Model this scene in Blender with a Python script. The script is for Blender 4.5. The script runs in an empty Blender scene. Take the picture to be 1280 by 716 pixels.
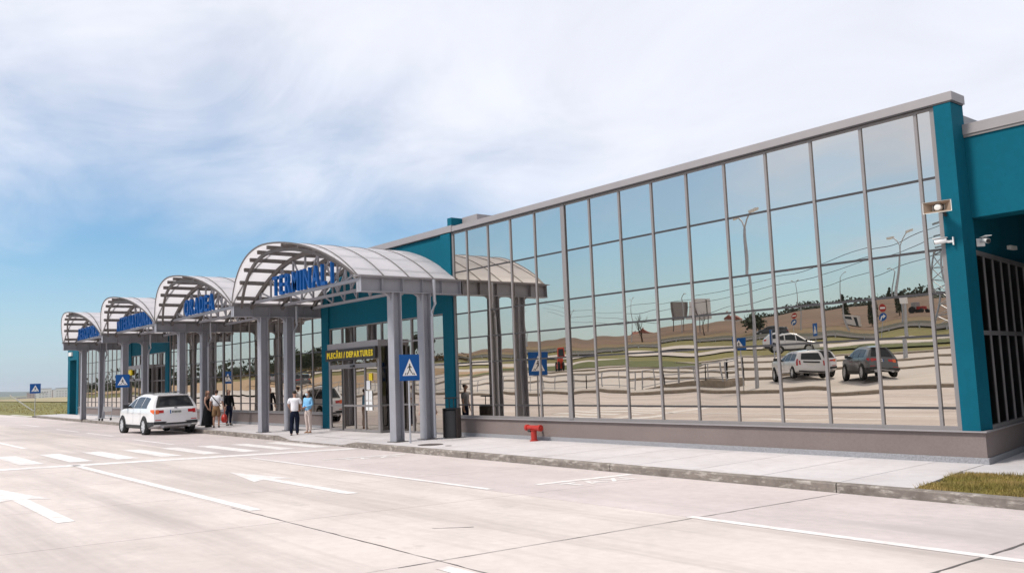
import bpy, bmesh, math, random
from mathutils import Vector, Matrix
random.seed(7)
R = math.radians
scene = bpy.context.scene
COL = scene.collection
PI = math.pi

# ------------------------------------------------------------------ camera
cam_d = bpy.data.cameras.new('camera'); cam = bpy.data.objects.new('camera', cam_d); COL.objects.link(cam)
scene.camera = cam
cam_d.sensor_width = 36.0; cam_d.lens = 1057.68/1280*36.0
cam_d.clip_start = 0.1; cam_d.clip_end = 20000
def cam_axes(p, y, r):
    cp, sp, cy, sy = math.cos(p), math.sin(p), math.cos(y), math.sin(y)
    fw = Vector((-sy*cp, cy*cp, sp)); rt = Vector((cy, sy, 0)); up = rt.cross(fw)
    c, s = math.cos(r), math.sin(r)
    return c*rt+s*up, -s*rt+c*up, fw
_rt, _up, _fw = cam_axes(0.1022, 0.8798, -0.0384)
_m = Matrix((_rt, _up, -_fw)).transposed().to_4x4()
_m.translation = Vector((15.8497, -15.9557, 2.048))
cam.matrix_world = _m

# ------------------------------------------------------------------ sun, sky, exposure
SUN_EL, SUN_AZ = R(52), math.atan2(-0.25, -0.97)      # azimuth from +Y towards +X
sun_dir = Vector((math.sin(SUN_AZ)*math.cos(SUN_EL), math.cos(SUN_AZ)*math.cos(SUN_EL), math.sin(SUN_EL)))
sl = bpy.data.lights.new('sun', 'SUN'); so = bpy.data.objects.new('sun', sl); COL.objects.link(so)
sl.energy = 2.0; sl.angle = R(10); sl.color = (1.0, 0.945, 0.87)
so.rotation_euler = sun_dir.to_track_quat('Z', 'Y').to_euler()
scene.view_settings.view_transform = 'Standard'; scene.view_settings.look = 'None'
scene.view_settings.exposure = 0.84; scene.view_settings.gamma = 1.0
scene.view_settings.use_curve_mapping = False
w = bpy.data.worlds.new('World'); scene.world = w; w.use_nodes = True
nt = w.node_tree; nt.nodes.clear()
def N(nt, t, **k):
    n = nt.nodes.new(t)
    for a, v in k.items():
        if a == 'inp':
            for i, x in v.items(): n.inputs[i].default_value = x
        else: setattr(n, a, v)
    return n
def sky():
    L = nt.links.new
    tc = N(nt, 'ShaderNodeTexCoord'); sep = N(nt, 'ShaderNodeSeparateXYZ'); L(tc.outputs['Generated'], sep.inputs[0])
    ns = N(nt, 'ShaderNodeTexSky', sky_type='NISHITA', sun_disc=False, sun_elevation=SUN_EL, sun_rotation=SUN_AZ,
           altitude=150, air_density=1.0, dust_density=1.2, ozone_density=1.4)
    # planar cloud layer coordinates: direction / (height + small)
    def math_(op, a, b=None, c=None):
        m = N(nt, 'ShaderNodeMath', operation=op)
        for i, x in enumerate((a, b, c)):
            if x is None: continue
            if isinstance(x, (int, float)): m.inputs[i].default_value = x
            else: L(x, m.inputs[i])
        return m.outputs[0]
    z = math_('MAXIMUM', sep.outputs[2], 0.0)
    den = math_('ADD', z, 0.22)
    u = math_('DIVIDE', sep.outputs[0], den); v = math_('DIVIDE', sep.outputs[1], den)
    cmb = N(nt, 'ShaderNodeCombineXYZ'); L(u, cmb.inputs[0]); L(v, cmb.inputs[1])
    mp = N(nt, 'ShaderNodeMapping'); L(cmb.outputs[0], mp.inputs[0])
    mp.inputs['Rotation'].default_value = (0, 0, R(-30)); mp.inputs['Scale'].default_value = (0.75, 1.0, 1)
    n1 = N(nt, 'ShaderNodeTexNoise', inp={'Scale': 0.75, 'Detail': 7.0, 'Roughness': 0.52, 'Distortion': 0.5}); L(mp.outputs[0], n1.inputs['Vector'])
    n2 = N(nt, 'ShaderNodeTexNoise', inp={'Scale': 2.1, 'Detail': 10.0, 'Roughness': 0.62, 'Distortion': 0.7}); L(mp.outputs[0], n2.inputs['Vector'])
    # cover rises with height above the horizon (thin sheet overhead, clearer air low down)
    east = math_('MULTIPLY_ADD', sep.outputs[0], 0.42, math_('ADD', math_('MULTIPLY', math_('MAXIMUM', sep.outputs[1], 0.0), 0.24), math_('MULTIPLY', math_('MINIMUM', sep.outputs[1], 0.0), -0.04)))
    hgt = math_('MULTIPLY', z, 2.35)
    s = math_('ADD', math_('ADD', hgt, east), math_('MULTIPLY_ADD', n1.outputs[0], 1.45, math_('MULTIPLY', n2.outputs[0], 0.55)))
    mr = N(nt, 'ShaderNodeMapRange', interpolation_type='SMOOTHSTEP', inp={'From Min': 0.90, 'From Max': 1.62, 'To Min': 0.0, 'To Max': 0.95}); L(s, mr.inputs['Value'])
    # low haze towards the horizon
    hz = N(nt, 'ShaderNodeMapRange', interpolation_type='SMOOTHSTEP', inp={'From Min': 0.0, 'From Max': 0.16, 'To Min': 0.55, 'To Max': 0.0}); L(z, hz.inputs['Value'])
    tone = N(nt, 'ShaderNodeMapRange', inp={'From Min': 0.35, 'From Max': 0.7, 'To Min': 0.93, 'To Max': 1.04}); L(n2.outputs[0], tone.inputs['Value'])
    cc = N(nt, 'ShaderNodeMix', data_type='RGBA', blend_type='MULTIPLY'); cc.inputs[0].default_value = 1.0
    cc.inputs[6].default_value = (7.0, 7.15, 7.85, 1)
    L(tone.outputs[0], cc.inputs[7])
    m0 = N(nt, 'ShaderNodeMix', data_type='RGBA'); L(hz.outputs[0], m0.inputs[0])
    tint = N(nt, 'ShaderNodeMix', data_type='RGBA', blend_type='MULTIPLY'); tint.inputs[0].default_value = 1.0
    L(ns.outputs[0], tint.inputs[6]); tint.inputs[7].default_value = (0.72, 0.98, 1.12, 1)
    L(tint.outputs[2], m0.inputs[6]); m0.inputs[7].default_value = (4.7, 5.7, 6.9, 1)
    m1 = N(nt, 'ShaderNodeMix', data_type='RGBA'); L(mr.outputs[0], m1.inputs[0]); L(m0.outputs[2], m1.inputs[6]); L(cc.outputs[2], m1.inputs[7])
    bg = N(nt, 'ShaderNodeBackground', inp={'Strength': 0.075}); L(m1.outputs[2], bg.inputs[0])
    out = N(nt, 'ShaderNodeOutputWorld'); L(bg.outputs[0], out.inputs[0])
sky()

# ------------------------------------------------------------------ materials
def lin(c):
    return tuple((x/255/12.92 if x/255 <= .04045 else ((x/255+.055)/1.055)**2.4) for x in c)+(1,)
MATS = {}
def mat(name, col, rough=.6, metal=0, var=0, vscale=3.0, bump=0, bscale=40, spec=.5, coat=0, var2=0, v2scale=.35, objvar=0, coords='Object', emis=0):
    if name in MATS: return MATS[name]
    m = bpy.data.materials.new(name); m.use_nodes = True; MATS[name] = m
    nt = m.node_tree; L = nt.links.new; b = nt.nodes['Principled BSDF']
    if len(col) == 3: col = tuple(col)+(1,)
    b.inputs['Base Color'].default_value = col; b.inputs['Roughness'].default_value = rough; b.inputs['Metallic'].default_value = metal
    b.inputs['Specular IOR Level'].default_value = spec; b.inputs['Coat Weight'].default_value = coat
    if coords == 'World': vec = N(nt, 'ShaderNodeNewGeometry').outputs['Position']
    else: vec = N(nt, 'ShaderNodeTexCoord').outputs['Object']
    cur = None
    def mulcol(fac_out, lo, hi):
        nonlocal cur
        mr = N(nt, 'ShaderNodeMapRange', inp={'From Min': .3, 'From Max': .7, 'To Min': lo, 'To Max': hi}); L(fac_out, mr.inputs[0])
        mx = N(nt, 'ShaderNodeMix', data_type='RGBA', blend_type='MULTIPLY'); mx.inputs[0].default_value = 1
        if cur is None: mx.inputs[6].default_value = col
        else: L(cur, mx.inputs[6])
        L(mr.outputs[0], mx.inputs[7]); cur = mx.outputs[2]
    if var:
        n = N(nt, 'ShaderNodeTexNoise', inp={'Scale': vscale, 'Detail': 6, 'Roughness': .6}); L(vec, n.inputs['Vector']); mulcol(n.outputs[0], 1-var, 1+var)
    if var2:
        n = N(nt, 'ShaderNodeTexNoise', inp={'Scale': v2scale, 'Detail': 4, 'Roughness': .55}); L(vec, n.inputs['Vector']); mulcol(n.outputs[0], 1-var2, 1+var2)
    if objvar:
        oi = N(nt, 'ShaderNodeObjectInfo'); mr = N(nt, 'ShaderNodeMapRange', inp={'To Min': 1-objvar, 'To Max': 1+objvar}); L(oi.outputs['Random'], mr.inputs[0])
        mx = N(nt, 'ShaderNodeMix', data_type='RGBA', blend_type='MULTIPLY'); mx.inputs[0].default_value = 1
        if cur is None: mx.inputs[6].default_value = col
        else: L(cur, mx.inputs[6])
        L(mr.outputs[0], mx.inputs[7]); cur = mx.outputs[2]
    if cur is not None: L(cur, b.inputs['Base Color'])
    if bump:
        n = N(nt, 'ShaderNodeTexNoise', inp={'Scale': bscale, 'Detail': 4}); L(vec, n.inputs['Vector'])
        bp = N(nt, 'ShaderNodeBump', inp={'Strength': 1.0, 'Distance': bump}); L(n.outputs[0], bp.inputs['Height']); L(bp.outputs[0], b.inputs['Normal'])
    return m
def mixin(m, color, scale, lo, hi, fac=1.0, detail=8, stretch=None, dist=0.0):
    """blend a second colour into a material by noise in world coordinates (stains, dirt, wear)"""
    nt = m.node_tree; L = nt.links.new; b = nt.nodes['Principled BSDF']; s = b.inputs['Base Color']
    pos = N(nt, 'ShaderNodeNewGeometry').outputs['Position']
    if stretch:
        mp = N(nt, 'ShaderNodeMapping'); mp.inputs['Scale'].default_value = stretch; L(pos, mp.inputs[0]); pos = mp.outputs[0]
    n = N(nt, 'ShaderNodeTexNoise', inp={'Scale': scale, 'Detail': detail, 'Roughness': .65, 'Distortion': dist}); L(pos, n.inputs['Vector'])
    mr = N(nt, 'ShaderNodeMapRange', inp={'From Min': lo, 'From Max': hi, 'To Min': 0, 'To Max': fac}); L(n.outputs[0], mr.inputs[0])
    mx = N(nt, 'ShaderNodeMix', data_type='RGBA'); L(mr.outputs[0], mx.inputs[0])
    if s.is_linked: L(s.links[0].from_socket, mx.inputs[6])
    else: mx.inputs[6].default_value = s.default_value
    mx.inputs[7].default_value = tuple(color)+(1,) if len(color) == 3 else color
    L(mx.outputs[2], s)
    return m
concrete = mat('road_concrete', (.56, .495, .46), .85, var=.06, vscale=6, var2=.07, v2scale=.5, bump=.0015, bscale=60, objvar=.02, coords='World')
mixin(concrete, (.36, .31, .285), .33, .48, .78, .8, stretch=(.35, 1, 1), dist=.6)
mixin(concrete, (.58, .50, .45), .8, .55, .8, .6, stretch=(.25, 1, 1))
mixin(concrete, (.30, .265, .245), 2.2, .62, .76, .5, stretch=(.5, 1, 1))
mixin(concrete, (.33, .285, .265), 1.1, .48, .66, .55, stretch=(.045, 1, 1), detail=5)
mixin(concrete, (.16, .145, .14), 4.5, .735, .80, .7)
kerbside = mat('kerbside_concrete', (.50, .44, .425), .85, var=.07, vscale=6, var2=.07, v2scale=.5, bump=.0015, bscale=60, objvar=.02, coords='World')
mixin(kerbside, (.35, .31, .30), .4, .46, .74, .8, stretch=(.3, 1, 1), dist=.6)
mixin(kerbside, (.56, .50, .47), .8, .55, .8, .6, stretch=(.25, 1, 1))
paving = mat('pavement_concrete', (.50, .475, .48), .85, var=.06, vscale=5, var2=.06, v2scale=.6, bump=.001, bscale=70, objvar=.035, coords='World')
mixin(paving, (.40, .365, .35), .9, .52, .75, .7)
kerbm = mat('kerb_concrete', (.19, .165, .145), .9, var=.18, vscale=9, bump=.004, bscale=30, objvar=.06, coords='World')
mixin(kerbm, (.42, .385, .35), 4.0, .52, .64, .8, stretch=(1, 1, 3))
mixin(kerbm, (.085, .068, .055), 2.2, .52, .68, .8)
pkerb = mat('parking_kerb_concrete', (.33, .275, .215), .9, var=.2, vscale=3, coords='World')
jointm = mat('joint_sealant', (.10, .09, .085), .9)
paint = mat('road_paint', (.71, .695, .68), .75, var=.04, vscale=12, coords='World')
mixin(paint, (.58, .50, .465), 5.0, .47, .66, .8, detail=10)
mixin(paint, (.46, .40, .37), 1.2, .5, .75, .5, stretch=(.1, 1, 1))
teal = mat('teal_render', (.002, .098, .148), .8, spec=.12, var=.06, vscale=8, var2=.06, v2scale=.7, bump=.0012, bscale=120, coords='World')
mixin(teal, (.004, .065, .092), 1.4, .5, .75, .5, stretch=(1, 1, .12))
plinthm = mat('brown_plinth_render', (.185, .150, .140), .9, var=.07, vscale=25, var2=.07, v2scale=.9, bump=.003, bscale=160, coords='World')
granite = mat('granite_strip', (.26, .26, .275), .8, var=.35, vscale=55, coords='World')
alu = mat('window_aluminium', (.225, .21, .21), .5, metal=.15, var=.03, coords='World')
aludark = mat('dark_gasket_aluminium', (.05, .046, .048), .5, metal=.3)
coping_m = mat('coping_sheet_metal', (.30, .28, .285), .55, metal=.2, var=.04, vscale=2, coords='World')
steel = mat('painted_grey_steel', (.295, .295, .325), .5, metal=.15, var=.06, vscale=3, coords='World')
steeldk = mat('brown_grey_steel', (.125, .11, .105), .55, metal=.15, var=.08, vscale=3, coords='World')
galv = mat('galvanised_steel', (.44, .45, .48), .4, metal=.5, var=.1, vscale=12)
pipe_m = mat('downpipe_grey', (.40, .41, .45), .4, metal=.3)
blue_l = mat('blue_letter_paint', (.003, .115, .42), .5, spec=.25)
signblue = mat('sign_blue', (.003, .085, .31), .5, spec=.25)
white_s = mat('sign_white', (.80, .80, .80), .45)
black_s = mat('black_paint', (.012, .012, .013), .5)
yellow = mat('sign_yellow', (.88, .66, .01), .5)
red_m = mat('red_paint', (.37, .020, .012), .4, var=.08, vscale=6)
orange_m = mat('orange_red_paint', (.62, .055, .015), .5)
darkwood = mat('dark_brown_slats', (.035, .026, .024), .55, var=.2, vscale=14)
cream = mat('cream_plastic', (.72, .70, .66), .4)
rust = mat('horn_throat', (.30, .22, .16), .6)
rubber = mat('tyre_rubber', (.014, .014, .014), .85)
rim_m = mat('alloy_rim', (.55,.56,.58), .4, metal=.25)
carglass = mat('car_glass', (.015,.019,.022), .04, spec=.45)
lamp_red = mat('tail_lamp_red', (.45, .010, .012), .15, spec=.8)
lamp_lit = mat('tail_lamp_lit_look', (.75, .13, .02), .2, spec=.8)  # orange colour alone gives the left tail lamp a lit look
lamp_clear = mat('head_lamp_clear', (.7, .7, .72), .1, spec=.8)
plastic = mat('black_plastic', (.022, .022, .024), .6)
plate_m = mat('number_plate', (.72, .72, .70), .4)
bark = mat('bark', (.085, .06, .042), .9, var=.25, vscale=6)
leafm = mat('leaf_green', (.045, .075, .022), .7, objvar=.25, var=.3, vscale=.6)
leafd = mat('leaf_dark_green', (.038, .055, .024), .75, objvar=.2, var=.3, vscale=.5)
dryleaf = mat('leaf_dry', (.12, .08, .03), .8, var=.3, vscale=.5)
def glass_mat(name, tint, rough=.0):
    m = bpy.data.materials.new(name); m.use_nodes = True; nt = m.node_tree; L = nt.links.new; b = nt.nodes['Principled BSDF']
    b.inputs['Base Color'].default_value = tint; b.inputs['Metallic'].default_value = 1.0; b.inputs['Roughness'].default_value = rough
    pos = N(nt, 'ShaderNodeNewGeometry').outputs['Position']
    oi = N(nt, 'ShaderNodeObjectInfo')
    mr = N(nt, 'ShaderNodeMapRange', inp={'To Min': .92, 'To Max': 1.06}); L(oi.outputs['Random'], mr.inputs[0])
    tm = N(nt, 'ShaderNodeMix', data_type='RGBA', blend_type='MULTIPLY'); tm.inputs[0].default_value = 1; tm.inputs[6].default_value = tint; L(mr.outputs[0], tm.inputs[7]); L(tm.outputs[2], b.inputs['Base Color'])
    add = N(nt, 'ShaderNodeVectorMath', operation='ADD'); L(pos, add.inputs[0]); 
    sc = N(nt, 'ShaderNodeVectorMath', operation='SCALE'); L(oi.outputs['Location'], sc.inputs[0]); sc.inputs[3].default_value = .55
    L(sc.outputs[0], add.inputs[1])
    n = N(nt, 'ShaderNodeTexNoise', inp={'Scale': .62, 'Detail': 1.0, 'Roughness': .4}); L(add.outputs[0], n.inputs['Vector'])
    bp = N(nt, 'ShaderNodeBump', inp={'Strength': 1.0, 'Distance': .0062}); L(n.outputs[0], bp.inputs['Height']); L(bp.outputs[0], b.inputs['Normal'])
    return m
mirror = glass_mat('bronze_mirror_glass', (.665, .61, .54, 1))
mirror2 = glass_mat('dark_entrance_glass', (.50, .46, .41, 1))
darkglass = glass_mat('shaded_door_glass', (.10, .10, .10, 1))
poly = bpy.data.materials.new('white_roof_sheet'); poly.use_nodes = True
def _poly():
    nt = poly.node_tree; L = nt.links.new; b = nt.nodes['Principled BSDF']; out = nt.nodes['Material Output']
    b.inputs['Base Color'].default_value = (.72, .72, .75, 1); b.inputs['Roughness'].default_value = .35
    t = N(nt, 'ShaderNodeBsdfTranslucent', inp={'Color': (.97, .95, .95, 1)}); mx = N(nt, 'ShaderNodeMixShader'); mx.inputs[0].default_value = .62
    L(b.outputs[0], mx.inputs[1]); L(t.outputs[0], mx.inputs[2]); L(mx.outputs[0], out.inputs[0])
_poly()

# ------------------------------------------------------------------ mesh helpers
class MB:
    def __init__(s): s.v = []; s.f = []
    def add(s, vs, fs):
        o = len(s.v); s.v += [tuple(p) for p in vs]; s.f += [tuple(i+o for i in f) for f in fs]; return s
    def box(s, x0, x1, y0, y1, z0, z1):
        return s.add([(x0,y0,z0),(x1,y0,z0),(x1,y1,z0),(x0,y1,z0),(x0,y0,z1),(x1,y0,z1),(x1,y1,z1),(x0,y1,z1)],
                     [(0,3,2,1),(4,5,6,7),(0,1,5,4),(1,2,6,5),(2,3,7,6),(3,0,4,7)])
    def bar(s, a, b, wd, h=None, up=(0,0,1)):
        """box-section bar from a to b, width wd, height h"""
        h = h or wd; a = Vector(a); b = Vector(b); d = (b-a).normalized(); up = Vector(up)
        if abs(d.dot(up)) > .98: up = Vector((1,0,0))
        x = d.cross(up).normalized(); y = x.cross(d).normalized()
        P = [a-x*wd/2-y*h/2, a+x*wd/2-y*h/2, a+x*wd/2+y*h/2, a-x*wd/2+y*h/2]
        Q = [p+(b-a) for p in P]
        return s.add(P+Q, [(0,3,2,1),(4,5,6,7),(0,1,5,4),(1,2,6,5),(2,3,7,6),(3,0,4,7)])
    def tube(s, pts, r, n=8, cap=True):
        pts = [Vector(p) for p in pts]; rs = r if isinstance(r, (list, tuple)) else [r]*len(pts); rings = []
        for i, p in enumerate(pts):
            d = (pts[min(i+1, len(pts)-1)]-pts[max(i-1, 0)]).normalized()
            up = Vector((0,0,1)) if abs(d.z) < .95 else Vector((1,0,0))
            x = d.cross(up).normalized(); y = x.cross(d)
            rings.append([p+(x*math.cos(2*PI*k/n)+y*math.sin(2*PI*k/n))*rs[i] for k in range(n)])
        vs = [q for rg in rings for q in rg]; fs = []
        for i in range(len(pts)-1):
            for k in range(n): fs.append((i*n+k, i*n+(k+1)%n, (i+1)*n+(k+1)%n, (i+1)*n+k))
        if cap: fs.append(tuple(range(n-1, -1, -1))); fs.append(tuple((len(pts)-1)*n+k for k in range(n)))
        return s.add(vs, fs)
    def lathe(s, prof, n=24, origin=(0,0,0), axis='z', cap=True):
        vs = []; fs = []; ox, oy, oz = origin
        for r, h in prof:
            for k in range(n):
                a = 2*PI*k/n; c, d = r*math.cos(a), r*math.sin(a)
                vs.append((ox+c, oy+d, oz+h) if axis == 'z' else ((ox+c, oy+h, oz+d) if axis == 'y' else (ox+h, oy+c, oz+d)))
        for i in range(len(prof)-1):
            for k in range(n): fs.append((i*n+k, i*n+(k+1)%n, (i+1)*n+(k+1)%n, (i+1)*n+k))
        if cap and prof[0][0] > 1e-5: fs.append(tuple(range(n-1, -1, -1)))
        if cap and prof[-1][0] > 1e-5: fs.append(tuple((len(prof)-1)*n+k for k in range(n)))
        return s.add(vs, fs)
    def prism(s, poly, axis, t0, t1):
        """extrude a 2-D polygon: axis 'y' -> poly is (x,z); axis 'z' -> (x,y); axis 'x' -> (y,z)"""
        f = {'y': lambda p, t: (p[0], t, p[1]), 'z': lambda p, t: (p[0], p[1], t), 'x': lambda p, t: (t, p[0], p[1])}[axis]
        n = len(poly)
        vs = [f(p, t0) for p in poly]+[f(p, t1) for p in poly]
        return s.add(vs, [tuple(range(n-1, -1, -1)), tuple(range(n, 2*n))]+[(i, (i+1)%n, n+(i+1)%n, n+i) for i in range(n)])
    def grid(s, P):
        r, c = len(P), len(P[0])
        return s.add([q for row in P for q in row], [(i*c+j, i*c+j+1, (i+1)*c+j+1, (i+1)*c+j) for i in range(r-1) for j in range(c-1)])
    def mesh(s, name, m, smooth=False, bevel=0):
        me = bpy.data.meshes.new(name); me.from_pydata(s.v, [], s.f)
        bm = bmesh.new(); bm.from_mesh(me)
        if smooth: bmesh.ops.remove_doubles(bm, verts=bm.verts, dist=1e-5)
        bmesh.ops.recalc_face_normals(bm, faces=bm.faces)
        if bevel:
            es = [e for e in bm.edges if len(e.link_faces) == 2 and e.calc_face_angle() > .6]
            bmesh.ops.bevel(bm, geom=es, offset=bevel, segments=2, affect='EDGES', profile=.7)
        bm.to_mesh(me); bm.free()
        if smooth: me.polygons.foreach_set('use_smooth', [True]*len(me.polygons))
        if smooth:
            try: me.set_sharp_from_angle(angle=R(38))
            except Exception: pass
        me.materials.append(m); return me
def obj(name, data, parent=None, loc=None):
    o = bpy.data.objects.new(name, data); COL.objects.link(o)
    if parent: o.parent = parent
    if loc is not None: o.location = loc
    return o
def build(mb, name, m, parent=None, smooth=False, bevel=0, loc=None): return obj(name, mb.mesh(name, m, smooth, bevel), parent, loc)
def tag(o, label=None, cat=None, group=None, kind=None):
    if label: o['label'] = label
    if cat: o['category'] = cat
    if group: o['group'] = group
    if kind: o['kind'] = kind
    return o
def thing(name, label, cat, loc=(0,0,0), rz=0, group=None):
    o = bpy.data.objects.new(name, None); COL.objects.link(o); o.location = loc; o.rotation_euler = (0,0,rz); o.empty_display_size = .2
    return tag(o, label, cat, group)
def kids(o): return [c for c in COL.objects if c.parent == o]
def copy_thing(root, loc, rz=0, label=None):
    r = root.copy(); COL.objects.link(r); r.location = loc; r.rotation_euler = (0,0,rz)
    if label: r['label'] = label
    def rec(a, b):
        for ch in list(a.children):
            c = ch.copy(); COL.objects.link(c); c.parent = b; rec(ch, c)
    rec(root, r); return r
def text_meshes(body, height, depth, sx=1.0, bold=.0, gap=.0):
    """list of (mesh-data verts, faces, x0, width) per character, baseline at z=0, facing -Y"""
    res = []; x = 0; base = None
    for ch in body:
        if ch == ' ': x += height*.42*sx; continue
        cu = bpy.data.curves.new('glyph', 'FONT'); cu.body = ch; cu.size = height*1.37; cu.extrude = depth/2; cu.offset = bold; cu.resolution_u = 3
        o = bpy.data.objects.new('glyph', cu); COL.objects.link(o)
        dg = bpy.context.evaluated_depsgraph_get(); dg.update()
        me = bpy.data.meshes.new_from_object(o.evaluated_get(dg))
        vs = [v.co.copy() for v in me.vertices]; fs = [tuple(p.vertices) for p in me.polygons]
        bpy.data.objects.remove(o); bpy.data.curves.remove(cu); bpy.data.meshes.remove(me)
        x0 = min(v.x for v in vs); x1 = max(v.x for v in vs)
        V = [((v.x-x0)*sx, -v.z, v.y) for v in vs]
        res.append((V, fs, x, (x1-x0)*sx)); x += (x1-x0)*sx+height*.14+gap
    return res, x-height*.14-gap

# ------------------------------------------------------------------ terrain
def ss(a, b, x):
    t = min(1, max(0, (x-a)/(b-a))); return t*t*(3-2*t)
MED = 22.5
def T(X, Y, step=True):
    d = -Y; z = 0.0
    if d > 3.2:
        z = .03*(min(d, MED)-3.2)
        if d > MED:
            e = (.15 if step else 0)+.055*(min(d,55)-MED)+.075*max(0,min(d,110)-55)+.088*max(0,min(d,350)-110)-.02*max(0,min(d,1500)-420)
            z += e*(.3+.7*ss(-480,-150,X))
    z -= 15*ss(260, 1100, -X)*ss(-60, -20, Y)+.0*X
    return z
def axis_pts(lo, hi, fine):
    s = set(fine); k = 1.0
    v = max(fine)
    while v < hi: v += 12*k; k *= 1.35; s.add(min(v, hi))
    v = min(fine); k = 1.0
    while v > lo: v -= 12*k; k *= 1.35; s.add(max(v, lo))
    return sorted(s)
def strip(name, x0, x1, y0, y1, m, dz, nx=None, parent=None, yl=None, yr=None):
    """sheet following the ground between y0 and y1 (edges may be functions of x)"""
    nx = nx or max(2, int(abs(x1-x0)/6)); ny = max(2, int(abs(((y1(x0) if callable(y1) else y1)-(y0(x0) if callable(y0) else y0)))/2.5)+1); P = []
    for i in range(nx+1):
        x = x0+(x1-x0)*i/nx; a = y0(x) if callable(y0) else y0; b = y1(x) if callable(y1) else y1
        P.append([(x, a+(b-a)*j/ny, T(x, a+(b-a)*j/ny)+dz) for j in range(ny+1)])
    mb = MB(); mb.grid(P); return build(mb, name, m, parent)
fieldm = mat('ploughed_field', (.135, .075, .043), .95, var=.25, vscale=.35, var2=.3, v2scale=.02, coords='World')
mixin(fieldm, (.19, .125, .075), .25, .42, .62, .7, stretch=(.12, 1, 1))
mixin(fieldm, (.085, .05, .032), .05, .48, .62, .6)
# grass near, ploughed soil far up the slope
def terr_mat():
    m = mat('meadow_grass', (.17, .155, .035), .95, var=.25, vscale=1.2, var2=.25, v2scale=.05, coords='World')
    mixin(m, (.17, .14, .055), .25, .45, .65, .8)
    mixin(m, (.07, .095, .02), .12, .5, .7, .8)
    return m
grassm = terr_mat()
def terrain():
    xs = axis_pts(-14000, 14000, [x for x in range(-560, 121, 10)])
    ys = axis_pts(-14000, 14000, [-450+i*10 for i in range(40)]+[-60,-55,-50,-45,-40,-35,-30,-25,-22.5,-22.4,-20,-16,-12,-8,-4,-3.2,0,10,20,30,60,100,160,240])
    mb = MB(); P = [[(x, y, T(x, y, step=(y < -22.45))-.12) for y in ys] for x in xs]; mb.grid(P)
    o = build(mb, 'ground', grassm); tag(o, kind='structure'); return o
terrain()
tag(strip('ploughed_field', -520, 160, -128, -348, fieldm, .05, nx=60), kind='structure')
asph = mat('asphalt', (.085, .078, .075), .9, var=.12, vscale=2, coords='World')
lightc = mat('parking_concrete', (.50, .46, .425), .9, var=.07, vscale=1.5, var2=.08, v2scale=.2, coords='World')
verge = mat('dry_verge', (.17, .115, .05), .95, var=.3, vscale=1.5, coords='World')
greenv = mat('green_verge', (.085, .10, .022), .95, var=.25, vscale=1.2, coords='World')
tag(strip('parking_lot', -125, 20, lambda x: -MED-.3, lambda x: -62-4*math.sin(x*.06), lightc, .0, nx=50), kind='structure')
tag(strip('main_road', -320, 120, -97, -107, asph, .06, nx=60), kind='structure')
tag(strip('access_road', -240, 60, lambda x: -73-3*math.sin(x*.05), lambda x: -80-3*math.sin(x*.05), lightc, .05, nx=60), kind='structure')
tag(strip('dry_verge', -300, 80, -108, -127, verge, .06, nx=50), kind='structure')
tag(strip('green_verge', -76, -36, lambda x: -47-3*math.sin((x+76)/40*PI), lambda x: -50-12*math.sin((x+76)/40*PI)**.7, greenv, .05, nx=24), kind='structure')
tag(strip('green_verge', -34, 10, lambda x: -66-2*math.sin(x*.1), lambda x: -72+1.2*math.sin(x*.13), greenv, .05, nx=24), kind='structure')
tag(strip('sandy_lot', -200, -70, -30, -58, mat('sandy_ground', (.36, .25, .15), .95, var=.2, vscale=.5, coords='World'), .03, nx=30), kind='structure')

# ------------------------------------------------------------------ road of cast slabs
def kerbY(x): return -3.1-.02*(x+8)
road = thing('road', None, None); tag(road, kind='structure')
def zr(y): return .03*max(0, -3.2-y)
def slab(x0, x1, ya0, ya1, yb0, yb1, m_=None):
    m_ = m_ or concrete
    g = .006
    mb = MB(); x0 += g; x1 -= g
    a0, a1, b0, b1 = ya0-g, ya1-g, yb0+g, yb1+g
    def zz(y): return .03*(-3.2-y) if y < -3.2 else 0.0
    top = [(x0,b0,zz(b0)),(x1,b1,zz(b1)),(x1,a1,zz(a1)),(x0,a0,zz(a0))]
    mb.add(top+[(p[0],p[1],p[2]-.08) for p in top], [(0,1,2,3),(4,7,6,5),(0,4,5,1),(1,5,6,2),(2,6,7,3),(3,7,4,0)])
    build(mb, 'concrete_slab', m_, road)
XB = [-64.8]
while XB[-1] < 15.5: XB.append(XB[-1]+3.5)
rows = [None, -7.16, -11.12, -15.0, -18.75, -22.36]
for i in range(len(XB)-1):
    for r in range(len(rows)-1):
        a = rows[r]; b = rows[r+1]
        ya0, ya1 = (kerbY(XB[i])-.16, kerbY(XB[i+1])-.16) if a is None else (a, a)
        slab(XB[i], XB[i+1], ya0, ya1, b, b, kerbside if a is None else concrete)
mb = MB()
mb.grid([[(x, y, zr(y)-.016) for y in (-22.4, -3.2, -2.3)] for x in (-65, 16)]); build(mb, 'joint_filler', jointm, road)
# beyond the slabs: plain concrete out to both sides
for (x0, x1) in ((-170, -64.9), (16, 90)):
    mb = MB(); mb.grid([[(x, y, zr(y)-.004) for y in (-22.4, -15, -9, -3.2, -2.0)] for x in (x0, (x0+x1)/2, x1)]); build(mb, 'road_sheet', concrete, road)
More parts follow.
